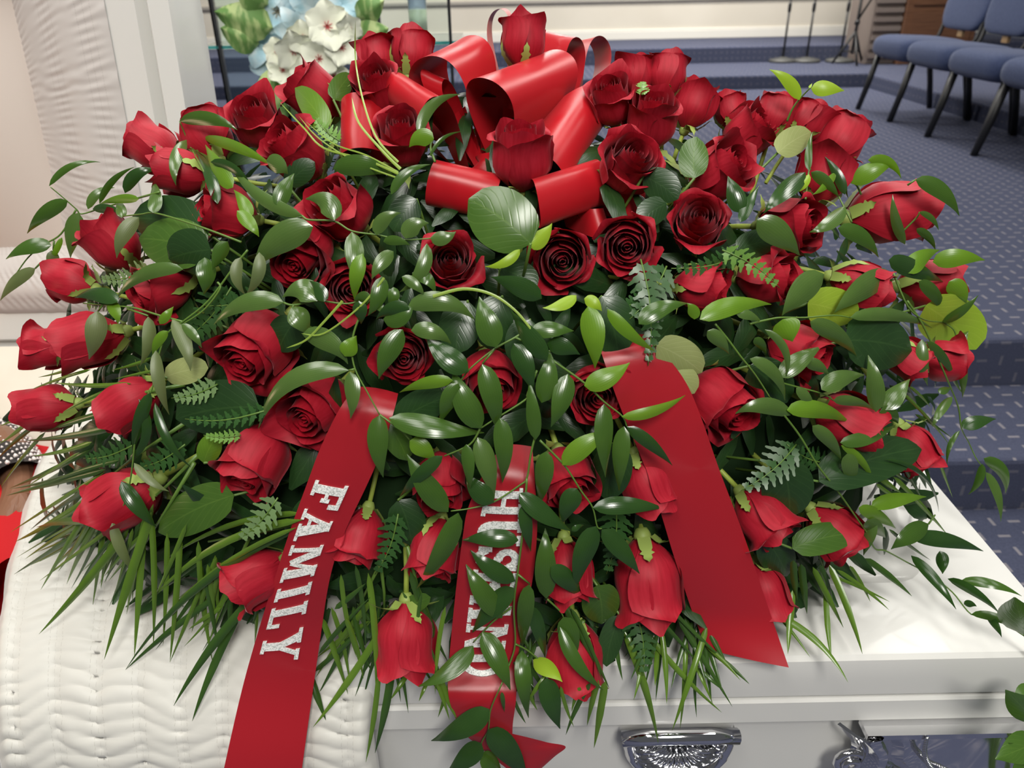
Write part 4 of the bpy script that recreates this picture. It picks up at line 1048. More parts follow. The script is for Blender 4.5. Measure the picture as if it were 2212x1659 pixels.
for a in [
 ('light fern tip lying over the sideways rose on the right',1560,540,1684,622,34,M_FERNB,.03),
 ('dark fern hanging above the plain ribbon',1384,560,1400,790,46,M_FERN,.012),
 ('dark fern spread under the right central rose',1440,575,1360,690,60,M_FERN,.008),
 ('dark fern between the turned rose and the front rose',1600,550,1450,580,36,M_FERN,.012),
 ('fern at the left rim under the salal leaves',330,580,170,610,34,M_FERNL,.016),
 ('second fern at the left rim over the pale rose',250,640,160,655,30,M_FERN,.03),
 ('dark fern left of the bare-faced rose',500,620,390,740,60,M_FERN,.012),
 ('dark fern above the bare-faced rose',560,640,440,660,40,M_FERN,.012),
 ('pale fern left of the lettered ribbon',600,1075,515,1165,44,M_FERNL,.03),
 ('dark fern lying on a broad leaf, left side',580,885,400,905,28,M_FERN,.03),
 ('small fern tip beside the turned down rose',520,940,440,940,18,M_FERNB,.03),
 ('dark fern right of the plain ribbon',1720,960,1600,1060,56,M_FERN,.016),
 ('dark fern right of the left lettered ribbon',860,1110,810,1240,44,M_FERN,.008),
 ('dark fern between hanging buds and the plain ribbon',1330,1080,1310,1240,50,M_FERN,.006),
 ('dark fern below the large hanging bud',1370,1310,1390,1460,46,M_FERN,.012),
 ('young yellow green fern tip by the left bow loops',735,305,682,255,26,M_FERNB,.03),
 ('little fern tip before the back rim roses',1388,205,1392,155,18,M_FERNB,.03),
 ('fern under the left buds over the white cloth',290,960,180,990,40,M_FERN,.010),
 ('fern below the curled hanging leaves, left',400,960,300,1010,44,M_FERN,.010),
 ('fern between the pale leaf and the left bud',470,830,370,860,34,M_FERNL,.012),
 ('fern right of the lower right rose',1780,1000,1700,960,40,M_FERN,.010),
 ('dark fern in the shade right of the upper central leaves',1420,640,1340,660,44,M_FERN,.006),
]: fern(*a[:7], off=a[7])

# bear grass blades
def blade(label, pts, wpx, off=.045):
    V = []; U = []; q = smooth_path([P(a, b, off) for a, b in pts], 6); n = len(q)
    for i, c in enumerate(q):
        t = i/(n-1); tg = (q[min(i+1, n-1)]-q[max(i-1, 0)]).normalized(); v = (CAM-c).normalized(); s = tg.cross(v).normalized()
        ww = wpx*.27*.72/FPX*(min(1, 6*(1-t))*(.55+.45*(1-t)))
        V += [c - s*ww, c + v*ww*.35, c + s*ww]; U += [(0, t), (.5, t), (1, t)]
    Fc = [(3*i+k, 3*i+k+1, 3*i+k+4, 3*i+k+3) for i in range(n-1) for k in range(2)]
    o = link('grass_blade', mesh('grass_blade', V, Fc, M_GRASS, True, U)); tag(o, label, 'grass blade', 'bear grass blades of the spray')
blade('tall green grass blade rising in front of the silk flowers', [(860,350),(815,300),(785,220),(768,130),(768,42)], 9)
blade('grass blade arching up along the left bow loop', [(865,365),(830,330),(775,265),(760,210)], 12)
blade('grass blade running left over the roses from the bow', [(870,380),(790,345),(700,320),(655,275),(600,216)], 9)
blade('second grass blade running left beneath the first', [(860,385),(770,350),(690,300),(645,250)], 6)
blade('pale grass blade lying flat left of the bow', [(860,372),(790,335),(720,310),(660,262)], 7)
blade('yellow grass blade arching over the centre of the spray', [(935,640),(1000,624),(1060,635),(1110,668),(1150,715),(1176,757)], 12)
blade('straight grass blade pointing down left in the centre', [(740,650),(700,695),(660,735),(618,752)], 10)
blade('dark grass blade beside the left lettered ribbon top', [(830,600),(780,660),(700,720),(650,720)], 8)
# ------------------------------------------------------------------ ribbons
class Strip:
    def __init__(s, pairs, off, soft=5):
        O = [(p[4] if len(p) > 4 else off) for p in pairs]
        ZA = [depth(p[0], p[1])-o for p, o in zip(pairs, O)]; ZB_ = [depth(p[2], p[3])-o for p, o in zip(pairs, O)]
        Zm = [min(a, b) for a, b in zip(ZA, ZB_)]
        for q in range(4): Zm[1:-1] = [(Zm[i-1]+2*Zm[i]+Zm[i+1])/4 for i in range(1, len(Zm)-1)]
        lim = lambda z, m: max(m-.012, min(m+.012, z))
        s.A = [CAM + ray(p[0], p[1])*lim(a, z) for p, a, z in zip(pairs, ZA, Zm)]; s.B = [CAM + ray(p[2], p[3])*lim(b, z) for p, b, z in zip(pairs, ZB_, Zm)]
        # smooth lengthwise
        s.A = smooth_path(s.A, 8); s.B = smooth_path(s.B, 8)
        for q in range(soft):
            for L in (s.A, s.B):
                L[1:-1] = [(L[i-1]+L[i]*2+L[i+1])/4 for i in range(1, len(L)-1)]
        s.len = [0]
        for i in range(1, len(s.A)): s.len.append(s.len[-1] + ((s.A[i]+s.B[i])-(s.A[i-1]+s.B[i-1])).length/2)
    def at(s, L, w, lift=0):
        L = max(0, min(s.len[-1]-1e-6, L))
        i = max(k for k in range(len(s.len)-1) if s.len[k] <= L); t = (L-s.len[i])/max(1e-9, s.len[i+1]-s.len[i])
        a = s.A[i].lerp(s.A[i+1], t); b = s.B[i].lerp(s.B[i+1], t)
        n = (s.A[i+1]-s.A[i]).cross(b-a).normalized()
        if n.dot(CAM-a) < 0: n = -n
        return a.lerp(b, w) + n*(lift + .0022*sin(pi*w))
    def mesh(s, name, m, parent, hold=None):
        N = 90
        mb = MB().grid(lambda u, v: s.at(v*s.len[-1], u), 9, N, lambda u, v: (u, v*s.len[-1]*14))
        return mb.build(name, m, parent)
def stroke(pts, w):
    """polyline with flat ends -> quads (2D)"""
    out = []
    for i in range(len(pts)-1):
        (x0, y0), (x1, y1) = pts[i], pts[i+1]; dx, dy = x1-x0, y1-y0; L = sqrt(dx*dx+dy*dy); e = 0 if len(pts) == 2 else w*.18
        ux, uy = dx/L, dy/L; nx, ny = -uy*w/2, ux*w/2
        x0 -= ux*e; y0 -= uy*e; x1 += ux*e; y1 += uy*e
        out.append([(x0+nx, y0+ny), (x0-nx, y0-ny), (x1-nx, y1-ny), (x1+nx, y1+ny)])
    return out
def rc(x0, y0, x1, y1): return [[(x0, y0), (x1, y0), (x1, y1), (x0, y1)]]
def arc(cx, cy, rx, ry, a0, a1, n=10): return [(cx+rx*cos(radians(a0+(a1-a0)*k/n)), cy+ry*sin(radians(a0+(a1-a0)*k/n))) for k in range(n+1)]
def stem_(x, w=.22): return rc(x, 0, x+w, 1) + rc(x-.09, 0, x+w+.09, .11) + rc(x-.09, .89, x+w+.09, 1)
GL = {
 'F': stem_(.12) + rc(.34, .87, .74, 1) + rc(.62, .66, .74, .9) + rc(.34, .45, .52, .56) + rc(.47, .37, .57, .64),
 'A': stroke([(.14, .05), (.40, .97)], .10) + [[(.50, 0), (.78, 0), (.54, 1), (.30, 1)]] + rc(.2, .26, .6, .36) + rc(.0, 0, .28, .1) + rc(.42, 0, .88, .1) + rc(.26, .92, .56, 1),
 'M': stroke([(.16, .0), (.16, 1)], .10) + [[(.10, 1), (.36, 1), (.60, .22), (.46, .10)]] + stroke([(.53, .16), (.80, 1)], .09) + rc(.74, 0, .98, 1) + rc(.03, 0, .29, .1) + rc(.66, 0, 1.06, .1) + rc(.03, .9, .3, 1) + rc(.70, .9, 1.06, 1),
 'I': stem_(.14),
 'L': stem_(.12) + rc(.34, 0, .74, .12) + rc(.63, .1, .74, .34),
 'Y': [[(.06, 1), (.34, 1), (.56, .46), (.40, .38)]] + stroke([(.52, .45), (.76, .98)], .11) + rc(.36, 0, .60, .48) + rc(.27, 0, .69, .1) + rc(-.02, .9, .42, 1) + rc(.62, .9, .92, 1),
 'H': stem_(.10, .2) + stem_(.56, .2) + rc(.28, .44, .58, .56),
 'U': rc(.08, .3, .30, 1) + stroke(arc(.41, .32, .22, .24, 180, 360), .2) + rc(.58, .3, .70, 1) + rc(.0, .89, .38, 1) + rc(.50, .89, .78, 1),
 'S': stroke(arc(.36, .72, .23, .19, 20, 270, 10) + arc(.36, .29, .25, .21, 90, -160, 10), .17) + rc(.56, .64, .68, .95) + rc(.02, .05, .13, .36),
 'B': stem_(.10, .22) + stroke(arc(.40, .75, .24, .19, 90, -90), .16) + stroke(arc(.42, .27, .28, .21, 90, -90), .17) + rc(.3, .9, .44, 1) + rc(.3, .44, .46, .56) + rc(.3, 0, .46, .11),
 'N': stroke([(.14, 0), (.14, 1)], .10) + [[(.06, 1), (.32, 1), (.80, 0), (.62, 0)]] + stroke([(.74, 0), (.74, 1)], .10) + rc(.02, 0, .28, .1) + rc(.6, .9, .88, 1) + rc(-.02, .9, .3, 1),
 'D': stem_(.10, .22) + stroke(arc(.34, .5, .36, .43, 90, -90, 14), .2) + rc(.28, .88, .42, 1) + rc(.28, 0, .42, .12),
}
M_GLIT = MAT('silver_glitter', (0.78, 0.80, 0.78), 0.45, 0.5, 0.0)
_tc = nd(M_GLIT, 'ShaderNodeTexCoord'); _vo = nd(M_GLIT, 'ShaderNodeTexVoronoi'); _vo.inputs['Scale'].default_value = 900
lk(M_GLIT, _tc.outputs['Object'], _vo.inputs['Vector'])
_cr = nd(M_GLIT, 'ShaderNodeValToRGB'); _cr.color_ramp.elements[0].color = (.52, .55, .52, 1); _cr.color_ramp.elements[1].color = (.93, .94, .91, 1)
_cr.color_ramp.elements[0].position = .15; _cr.color_ramp.elements[1].position = .6
_sp = nd(M_GLIT, 'ShaderNodeSeparateXYZ'); lk(M_GLIT, _vo.outputs['Color'], _sp.inputs[0]); lk(M_GLIT, _sp.outputs[0], _cr.inputs['Fac'])
lk(M_GLIT, _cr.outputs[0], bsdf(M_GLIT).inputs['Base Color']); bump(M_GLIT, _sp.outputs[1], .7, .0006)
def letter(ch, strip, L0, size, w0, w1, parent):
    """letter turned a quarter: reading along the ribbon, its head to the right edge"""
    mb = MB()
    for qi, q in enumerate(GL[ch]):
        nsub = 4; th = .0016 + .00005*qi
        top = []; bot = []
        def bl(u, v):
            x = (q[0][0]*(1-u)+q[1][0]*u)*(1-v) + (q[3][0]*(1-u)+q[2][0]*u)*v
            y = (q[0][1]*(1-u)+q[1][1]*u)*(1-v) + (q[3][1]*(1-u)+q[2][1]*u)*v
            return x, y
        for v in range(nsub+1):
            for u in range(nsub+1):
                x, y = bl(u/nsub, v/nsub); Lp, W = L0 + x*size, w0 + (w1-w0)*y
                top.append(strip.at(Lp, W, th)); bot.append(strip.at(Lp, W, .0002))
        k = nsub+1; F_ = [(v*k+u, v*k+u+1, (v+1)*k+u+1, (v+1)*k+u) for v in range(nsub) for u in range(nsub)]
        edge = [u for u in range(k)] + [v*k+nsub for v in range(1, k)] + [nsub*k+u for u in range(nsub-1, -1, -1)] + [v*k for v in range(nsub-1, 0, -1)]
        n = len(top); S_ = [(edge[i], edge[(i+1) % len(edge)], n+edge[(i+1) % len(edge)], n+edge[i]) for i in range(len(edge))]
        mb.add(top+bot, F_ + S_)
    o = mb.build('letter', M_GLIT, parent, False); o['label'] = 'silver glitter letter ' + ch
def along(strip, px, py):
    best = min(range(len(strip.A)), key=lambda i: (lambda c: (c[0]-px)**2 + (c[1]-py)**2)(proj((strip.A[i]+strip.B[i])/2)))
    return strip.len[best]
def proj(p):
    v = p-CAM; return 1106+FPX*v.dot(RT)/v.dot(FW), 829.5-FPX*v.dot(UP)/v.dot(FW)
RO = .022
fam = Strip([(770,835,860,850,.0),(735,880,850,892),(693,965,820,985),(665,1040,786,1062),(625,1150,742,1155),(582,1285,712,1250),(550,1390,693,1372),(520,1500,674,1505),(484,1659,652,1662),(455,1800,634,1805)], RO)
rt = root('lettered_ribbon', (0, 0, 0), 'red satin ribbon tail lettered FAMILY in silver, hanging over the white cloth', 'ribbon', 'red ribbon tails')
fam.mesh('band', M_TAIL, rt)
L0, L1 = along(fam, 725, 1035), along(fam, 618, 1428); n = 6; adv = [.80, .95, 1.18, .62, .86, .92]; tot = sum(adv); s_ = (L1-L0)/tot; x = L0
for ch, a_ in zip('FAMILY', adv): letter(ch, fam, x, s_*.96, .13, .72, rt); x += a_*s_
hus = Strip([(1085,960,1150,965,.0),(1040,1030,1155,1035),(1010,1100,1160,1105),(1001,1150,1160,1155),(990,1230,1152,1245),(980,1320,1134,1330),(970,1430,1118,1425),(968,1500,1115,1510),(985,1555,1108,1560),(1003,1588,1107,1587)], RO)
rt = root('lettered_ribbon', (0, 0, 0), 'dark red satin ribbon tail lettered HUSBAND, half under vine leaves, front middle', 'ribbon', 'red ribbon tails')
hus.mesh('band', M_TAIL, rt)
tail = Strip([(1003,1586,1107,1585,.021),(1028,1607,1145,1594,.020),(1050,1625,1184,1604,.018),(1075,1645,1222,1613,.016),(1110,1672,1196,1636,.016),(1140,1695,1150,1678,.016)], RO, 0)
tail.mesh('folded_end', M_TAIL, rt)
L0, L1 = along(hus, 1080, 1052), along(hus, 1050, 1465); adv = [.90, .84, .76, .86, .92, .94, .84]; s_ = (L1-L0)/sum(adv); x = L0
for ch, a_ in zip('HUSBAND', adv): letter(ch, hus, x, s_*.98, .2, .79, rt); x += a_*s_
rib = Strip([(1288,735,1392,722,-.01),(1300,765,1425,752,.01),(1325,840,1480,822),(1352,910,1516,905),(1390,1000,1552,1010),(1425,1100,1590,1110),(1452,1190,1622,1200),(1478,1270,1650,1285),(1500,1335,1676,1360),(1527,1402,1704,1442)], .014)
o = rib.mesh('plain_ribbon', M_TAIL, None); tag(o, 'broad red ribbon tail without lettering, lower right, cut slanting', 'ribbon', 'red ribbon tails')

# ------------------------------------------------------------------ bow
bow = root('satin_bow', (0, 0, 0), 'large red satin bow of many loops on top of the spray', 'bow')
def loop(A, Bq, Rt, fat, ot=.03, orr=-.02, pinch=.35, skew=.0, depth0=None):
    """teardrop loop: ridge from A to B (pixels), both ends tied near the root pixel"""
    zc = depth(Rt[0], Rt[1]) if depth0 is None else depth0
    def at(p, o): r = ray(*p); return CAM + r*(zc - o)
    a, b, r0 = at(A[:2], A[2] if len(A) > 2 else ot), at(Bq[:2], Bq[2] if len(Bq) > 2 else ot), at(Rt, orr)
    W = b-a; mid = (a+b)/2; D = mid-r0; Nn = D.cross(W).normalized()
    if Nn.dot(CAM-mid) < 0: Nn = -Nn
    f = fat*zc/FPX
    def g(u, v):
        T = a + W*u; Rr = r0 + W*((u-.5)*pinch); th = v*2*pi
        k = (1-cos(th))/2
        k2 = k**.72
        nn = f*sin(th)*(.30+.70*k)*1.15 + f*skew*k
        return Rr + (T-Rr)*k2 + Nn*nn + D.normalized()*(.0008*sin(6*v+u*3))
    mb = MB().grid(g, 12, 56, lambda u, v: (u, v*4))
    return mb.build('bow_loop', M_SATIN, bow)
ZB = .775
loop((912,125,.055), (1005,78,.0), (1050,375), 78, pinch=.2, depth0=ZB)            # tall left loop
loop((838,160,.035), (925,215,.085), (1010,395), 42, pinch=.3, depth0=ZB)          # left loop with an opening
loop((738,332,.045), (742,208,.03), (910,330), 50, pinch=.6, depth0=ZB)            # far left loop
loop((1050,170,.085), (1215,108,.0), (1105,385), 70, pinch=.3, depth0=ZB)          # centre loop
loop((1215,372,.07), (1325,205,.02), (1080,335), 56, pinch=.35, depth0=ZB)        # right loop
loop((922,398,.055), (1070,432,.05), (1030,400,), 56, pinch=.9, depth0=.745)       # lower left loop
loop((1165,448,.075), (1312,398,.025), (1190,400), 58, pinch=.8, depth0=.745)      # lower right loop
loop((1074,20,-.10), (1084,18,-.14), (1090,230), 34, pinch=.9, depth0=ZB)          # thin upright ring
loop((1168,66,-.09), (1252,82,-.03), (1190,310), 36, pinch=.4, depth0=ZB)          # back right loop
loop((1268,90,-.13), (1305,80,-.08), (1240,310), 40, pinch=.5, depth0=ZB)          # far back right loop
loop((912,150,.035), (958,172,.04), (1035,370), 26, pinch=.3, depth0=ZB)           # small inner loop
loop((755,195,-.03), (800,155,-.05), (960,300), 24, pinch=.4, depth0=ZB)           # hidden back left loop
loop((1390,405,.0), (1418,478,.0), (1260,440), 34, pinch=.6, depth0=.735)          # small loop low right
loop((1300,450,.01), (1325,520,.01), (1215,470), 28, pinch=.6, depth0=.735)
mb = MB()
c0 = CAM + ray(1065, 378)*.755
mb.grid(lambda u, v: c0 + RT*(.020*cos(2*pi*u)) + UP*(.034*(v-.5)) - FW*(.018*sin(2*pi*u)) + RT*(.006*sin(v*9)), 18, 8)
mb.build('knot', M_SATIN, bow)
for (xa, ya, xb, yb, xc, yc, wq) in ((955,215,1000,290,1050,385,46),(990,240,1020,310,1052,385,40),(1060,190,1055,280,1058,385,60),(1100,235,1090,300,1075,380,30)):
    pts = [CAM + ray(a_, b_)*(ZB-.005) for a_, b_ in ((xa, ya), (xb, yb), (xc, yc))]
    q = smooth_path(pts, 8); V = []; U = []
    for i, c in enumerate(q):
        t = i/(len(q)-1); tg = (q[min(i+1, len(q)-1)]-q[max(0, i-1)]).normalized(); s = tg.cross((CAM-c).normalized()).normalized(); s.rotate(Quaternion(tg, .5 if xa < 1050 else -.4))
        ww = wq*.5*ZB/FPX*(1-.6*t); V += [c - s*ww, c - (CAM-c).normalized()*ww*.3, c + s*ww]; U += [(0, t), (.5, t), (1, t)]
    link('bow_fold', mesh('bow_fold', V, [(3*i+k, 3*i+k+1, 3*i+k+4, 3*i+k+3) for i in range(len(q)-1) for k in range(2)], M_SATIN, True, U), bow)
# ------------------------------------------------------------------ chairs on the platform
M_SEAT = MAT('blue_chair_fabric', (0.05, 0.065, 0.15), 0.9, 0.15, Sheen_Weight=0.12)
_n = noise_mix(M_SEAT, 160, (0.034, 0.047, 0.105), (0.058, 0.078, 0.155)); bump(M_SEAT, _n.outputs['Fac'], .4, .002)
M_BLACK = MAT('black_metal', (0.012, 0.012, 0.013), 0.4, 0.5)
M_TAN = MAT('tan_wood_clip', (0.40, 0.25, 0.12), 0.5)
def soft_box(sx, sy, sz, puff, n=12):
    mb = MB(); V = []; Fc = []
    def sq(a, p=.45): return (abs(a)**p)*(1 if a >= 0 else -1)
    nu, nv = 28, 14
    for j in range(nv+1):
        b = -pi/2 + pi*j/nv
        for i in range(nu):
            a = 2*pi*i/nu
            V.append((sx/2*sq(cos(a), .35)*abs(cos(b))**.35, sy/2*sq(sin(a), .35)*abs(cos(b))**.35, sz/2*sq(sin(b), .75)))
    for j in range(nv):
        for i in range(nu): Fc.append((j*nu+i, j*nu+(i+1) % nu, (j+1)*nu+(i+1) % nu, (j+1)*nu+i))
    return mb.add(V, Fc)
def make_chair(loc, rz, label):
    t = root('stacking_chair', loc, label, 'chair', 'row of blue chairs on the platform')
    t.rotation_euler = (0, 0, rz)       # local -x is the front
    m = soft_box(.50, .575, .165, 0); m.xf(Matrix.Translation((0, 0, .44)) @ Matrix.Rotation(radians(3), 4, 'Y')); m.build('seat', M_SEAT, t)
    m = soft_box(.075, .545, .46, 0); m.xf(Matrix.Translation((.30, 0, .78)) @ Matrix.Rotation(radians(12), 4, 'Y')); m.build('backrest', M_SEAT, t)
    for s in (-1, 1):
        MB().tube([(-.16, s*.255, .42), (-.20, s*.262, .20), (-.245, s*.268, .0)], [.021, .022, .020], 8).build('leg', M_BLACK, t)
        MB().tube([(.20, s*.24, .40), (.26, s*.25, .18), (.30, s*.255, .0)], .021, 8).build('leg', M_BLACK, t)
        MB().tube([(.18, s*.235, .41), (.245, s*.24, .52), (.31, s*.24, .80), (.36, s*.24, 1.0)], .013, 8).build('back_post', M_BLACK, t)
    MB().tube([(-.16, -.25, .405), (-.16, .25, .405)], .012, 8).tube([(.18, -.24, .405), (.18, .24, .405)], .012, 8).tube([(-.16, .25, .405), (.18, .24, .405)], .012, 8).tube([(-.16, -.25, .405), (.18, -.24, .405)], .012, 8).build('seat_frame', M_BLACK, t)
    MB().box((.255, -.03, .515), (.275, .03, .56)).build('back_clip', M_TAN, t, False)
    return t
for k, lab in enumerate(('blue padded chair at the far end of the row, nearest the steps', 'second blue padded chair from the steps end of the row',
                         'third blue padded chair from the steps end of the row', 'blue padded chair cut off by the right edge of the picture')):
    yy = 5.87 - .568*k; make_chair((2.925 - .012*k, yy, .60), radians(1.0), lab)
make_chair((2.875, 5.87-.568*4, .60), radians(1), 'blue padded chair beyond the right edge, only a leg in view')

# ------------------------------------------------------------------ stands on the back step
M_STEEL = MAT('grey_steel', (0.25, 0.24, 0.22), 0.35, 0.5, 0.8)
M_BASE = MAT('cast_iron_base', (0.10, 0.10, 0.095), 0.5, 0.4, 0.3)
for px, lab in ((1690, 'microphone stand with a round base, left of three before the cream wall'), (1741, 'microphone stand with a round base, middle of three before the cream wall'), (1813, 'microphone stand with a round base, right of three beside the tripod stand')):
    p = on_z(px, 134, .714)
    t = root('microphone_stand', (p.x, p.y, .714), lab, 'microphone stand', 'microphone stands on the step')
    MB().lathe([(.135, 0), (.14, .012), (.13, .028), (.05, .042), (.02, .05)], n=24).build('base', M_BASE, t)
    MB().tube([(0, 0, .04), (0, 0, .50)], .011, 10).build('lower_tube', M_BLACK, t)
    MB().tube([(0, 0, .48), (.01, 0, 1.05)], .0085, 10).build('upper_tube', M_STEEL, t)
    MB().lathe([(.013, .46), (.017, .48), (.017, .53), (.012, .55)], n=12).build('clutch', M_BLACK, t)
def tripod(px, py, lab, h, spread, boom):
    p = on_z(px, py, .714)
    t = root('tripod_stand', (p.x, p.y, .714), lab, 'stand', 'black tripod stands on the step')
    for k in range(3):
        a = 2*pi*k/3 + .5
        MB().tube([(0, 0, .30), (spread*cos(a)*.6, spread*sin(a)*.6, .12), (spread*cos(a), spread*sin(a), .01)], .012, 8).build('leg', M_BLACK, t)
        MB().tube([(0, 0, .12), (spread*cos(a)*.6, spread*sin(a)*.6, .12)], .007, 6).build('brace', M_BLACK, t)
    MB().tube([(0, 0, .10), (0, 0, h)], .013, 10).build('pole', M_BLACK, t)
    if boom:
        MB().tube([(-.02, 0, .36), (.12, .0, .62), (.28, .0, .95)], .010, 8).build('boom', M_BLACK, t)
        MB().lathe([(.02, -.02), (.024, 0), (.02, .02)], (0, 0, .38), 12).build('knob', M_BLACK, t)
tripod(1836, 140, 'black tripod stand with a slanting boom beside the round based stands', .75, .17, True)
tripod(1868, 118, 'thin black tripod stand before the wooden cabinet', 1.0, .16, False)
p = on_z(1903, 105, .714)
t = root('keyboard_stand', (p.x, p.y-.25, .714), 'black crossed-leg stand leaning before the louvred cabinet', 'stand')
MB().tube([(-.05, 0, .0), (.28, .0, .62)], .016, 8).build('leg', M_BLACK, t)
MB().tube([(.26, .05, .0), (-.04, .05, .62)], .014, 8).build('leg', M_BLACK, t)
MB().tube([(-.12, .02, .012), (.02, .02, .012)], .014, 8).tube([(.2, .02, .012), (.32, .02, .012)], .014, 8).build('foot', M_BLACK, t)

# wooden cabinet
M_WOOD = MAT('brown_wood', (0.16, 0.075, 0.04), 0.45, 0.4)
_tc = nd(M_WOOD, 'ShaderNodeTexCoord'); _mp = nd(M_WOOD, 'ShaderNodeMapping'); _mp.inputs['Scale'].default_value = (2, 2, 26)
_nz = nd(M_WOOD, 'ShaderNodeTexNoise'); _nz.inputs['Scale'].default_value = 3; lk(M_WOOD, _tc.outputs['Object'], _mp.inputs[0]); lk(M_WOOD, _mp.outputs[0], _nz.inputs['Vector'])
_cr = nd(M_WOOD, 'ShaderNodeValToRGB'); _cr.color_ramp.elements[0].color = (.075, .032, .017, 1); _cr.color_ramp.elements[1].color = (.20, .095, .05, 1); lk(M_WOOD, _nz.outputs['Fac'], _cr.inputs['Fac']); lk(M_WOOD, _cr.outputs[0], bsdf(M_WOOD).inputs['Base Color'])
M_WOODL = MAT('greyed_wood_grille', (0.20, 0.16, 0.14), 0.6, 0.3)
a = on_y(1885, 60, 8.05); b = on_y(2110, 60, 8.05)
cx0, cx1 = a.x, b.x
t = root('organ_cabinet', ((cx0+cx1)/2, 8.3, .714), 'brown wooden organ cabinet with a louvred side, behind the blue chairs', 'cabinet')
ox, oy = (cx0+cx1)/2, 8.3
xm = on_y(1950, 60, 8.05).x
bevel(MB().box((xm-ox, -.25, .08), (cx1-ox, .35, 1.25)).build('body', M_WOOD, t, False), .01)
bevel(MB().box((xm-ox-.0, -.27, 0), (cx1-ox, .36, .08)).build('plinth', M_WOOD, t, False), .006)
bevel(MB().box((cx0-ox, -.20, 0), (xm-ox, .35, 1.25)).build('grille_case', M_WOODL, t, False), .01)
for k in range(15):
    z = .06 + k*.08
    MB().box((cx0-ox+.02, -.235, z), (xm-ox-.01, -.20, z+.042)).build('louvre', M_WOODL, t, False)
for k in range(3):
    MB().box((xm-ox+.06, -.262, .16+.36*k), (cx1-ox-.06, -.25, .46+.36*k)).build('panel', M_WOOD, t, False)

# ------------------------------------------------------------------ glass stand with silk flowers
M_GLASS = MAT('clear_acrylic', (0.86, 0.95, 0.93), 0.03, 0.5, 0, Transmission_Weight=1.0, IOR=1.12)
M_GEDGE = MAT('glass_edge_teal', (0.05, 0.30, 0.30), 0.1, 0.6)
M_DEDGE = MAT('dark_glass_edge', (0.02, 0.022, 0.025), 0.2, 0.6)
YG = 2.35
def gx(px, py, y=YG): return on_y(px, py, y)
pa, pb, pc = gx(484, 150), gx(820, 60), gx(972, 60)
t = root('glass_stand', (pa.x, YG, .60), 'clear glass lectern with dark edges and a teal shelf behind the roses', 'lectern')
def gp(mb, n, m): return mb.xf(Matrix.Translation((-pa.x, -YG, -.60))).build(n, m, t, False)
ztop = 1.75
for n_, x in (('front_panel', None),):
    gp(MB().box((pa.x, YG, .62), (pc.x, YG+.010, ztop)), 'front_panel', M_GLASS)
gp(MB().box((pa.x-.01, YG, .60), (pa.x, YG+.34, ztop)), 'side_panel', M_GLASS)
for k, x in enumerate((pa.x, pb.x, pc.x)):
    gp(MB().box((x-.004, YG-.004, .60), (x+.004, YG+.012, ztop)), 'edge_strip', M_DEDGE)
zs = gx(500, 98).z
for xa, xb in ((pa.x-.06, pa.x+.12), (pb.x+.02, pc.x+.02)):
    gp(MB().box((xa, YG+.012, zs-.010), (xb, YG+.34, zs)), 'shelf', M_GLASS)
    gp(MB().box((xa, YG+.006, zs-.009), (xb, YG+.0125, zs-.001)), 'shelf_edge', M_GEDGE)
gp(MB().box((pa.x-.05, YG-.03, .60), (pc.x+.05, YG+.36, .62)), 'base', M_GLASS)
# drinking glass with pale liquid on an orange coaster
p = gx(906, 84, YG+.15)
t = root('glass_tumbler', (p.x, YG+.15, zs), 'tall glass of pale liquid on an orange coaster, on the glass shelf', 'glass')
MB().lathe([(.040, 0), (.040, .006)], n=20).build('coaster', MAT('orange_coaster', (.75, .28, .08), .6), t)
MB().lathe([(.0245, .008), (.0255, .075)], n=20).build('liquid', MAT('pale_liquid', (.62, .66, .42), .1, .5, 0), t)
MB().lathe([(.026, .0065), (.028, .19), (.0265, .19), (.0246, .076)], n=20, cap=False).build('vessel', MAT('blue_tinted_glass', (.80, .88, .95), .05, .5, 0, Transmission_Weight=.85, IOR=1.2), t)

# silk flower arrangement
M_LILY = MAT('pale_blue_silk', (0.52, 0.72, 0.80), 0.7, 0.2)
noise_mix(M_LILY, 30, (0.42, 0.65, 0.75), (0.72, 0.84, 0.88))
M_CHERRY = MAT('cream_white_silk', (0.82, 0.84, 0.70), 0.7, 0.2)
M_EYE = MAT('pink_blossom_eye', (0.55, 0.10, 0.10), 0.6)
M_VAR = MAT('variegated_silk_leaf', (0.20, 0.34, 0.10), 0.5, 0.3)
_tc = nd(M_VAR, 'ShaderNodeTexCoord'); _nz = nd(M_VAR, 'ShaderNodeTexNoise'); _nz.inputs['Scale'].default_value = 45; _mp = nd(M_VAR, 'ShaderNodeMapping'); _mp.inputs['Scale'].default_value = (1, 1, .25)
lk(M_VAR, _tc.outputs['Object'], _mp.inputs[0]); lk(M_VAR, _mp.outputs[0], _nz.inputs['Vector'])
_cr = nd(M_VAR, 'ShaderNodeValToRGB'); _cr.color_ramp.elements[0].color = (.13, .26, .07, 1); _cr.color_ramp.elements[1].color = (.42, .52, .22, 1); _cr.color_ramp.elements[0].position = .42; _cr.color_ramp.elements[1].position = .58
lk(M_VAR, _nz.outputs['Fac'], _cr.inputs['Fac']); lk(M_VAR, _cr.outputs[0], bsdf(M_VAR).inputs['Base Color'])
YV = 2.12
bq = root('silk_flower_arrangement', (on_y(650, 100, YV).x, YV, 1.0), 'silk arrangement of pale blue lilies and cream blossoms in a glass vase', 'flower arrangement')
IB = Matrix.Translation(-bq.location)
def bp(mb, n, m, par=None): return mb.xf(IB).build(n, m, par or bq)
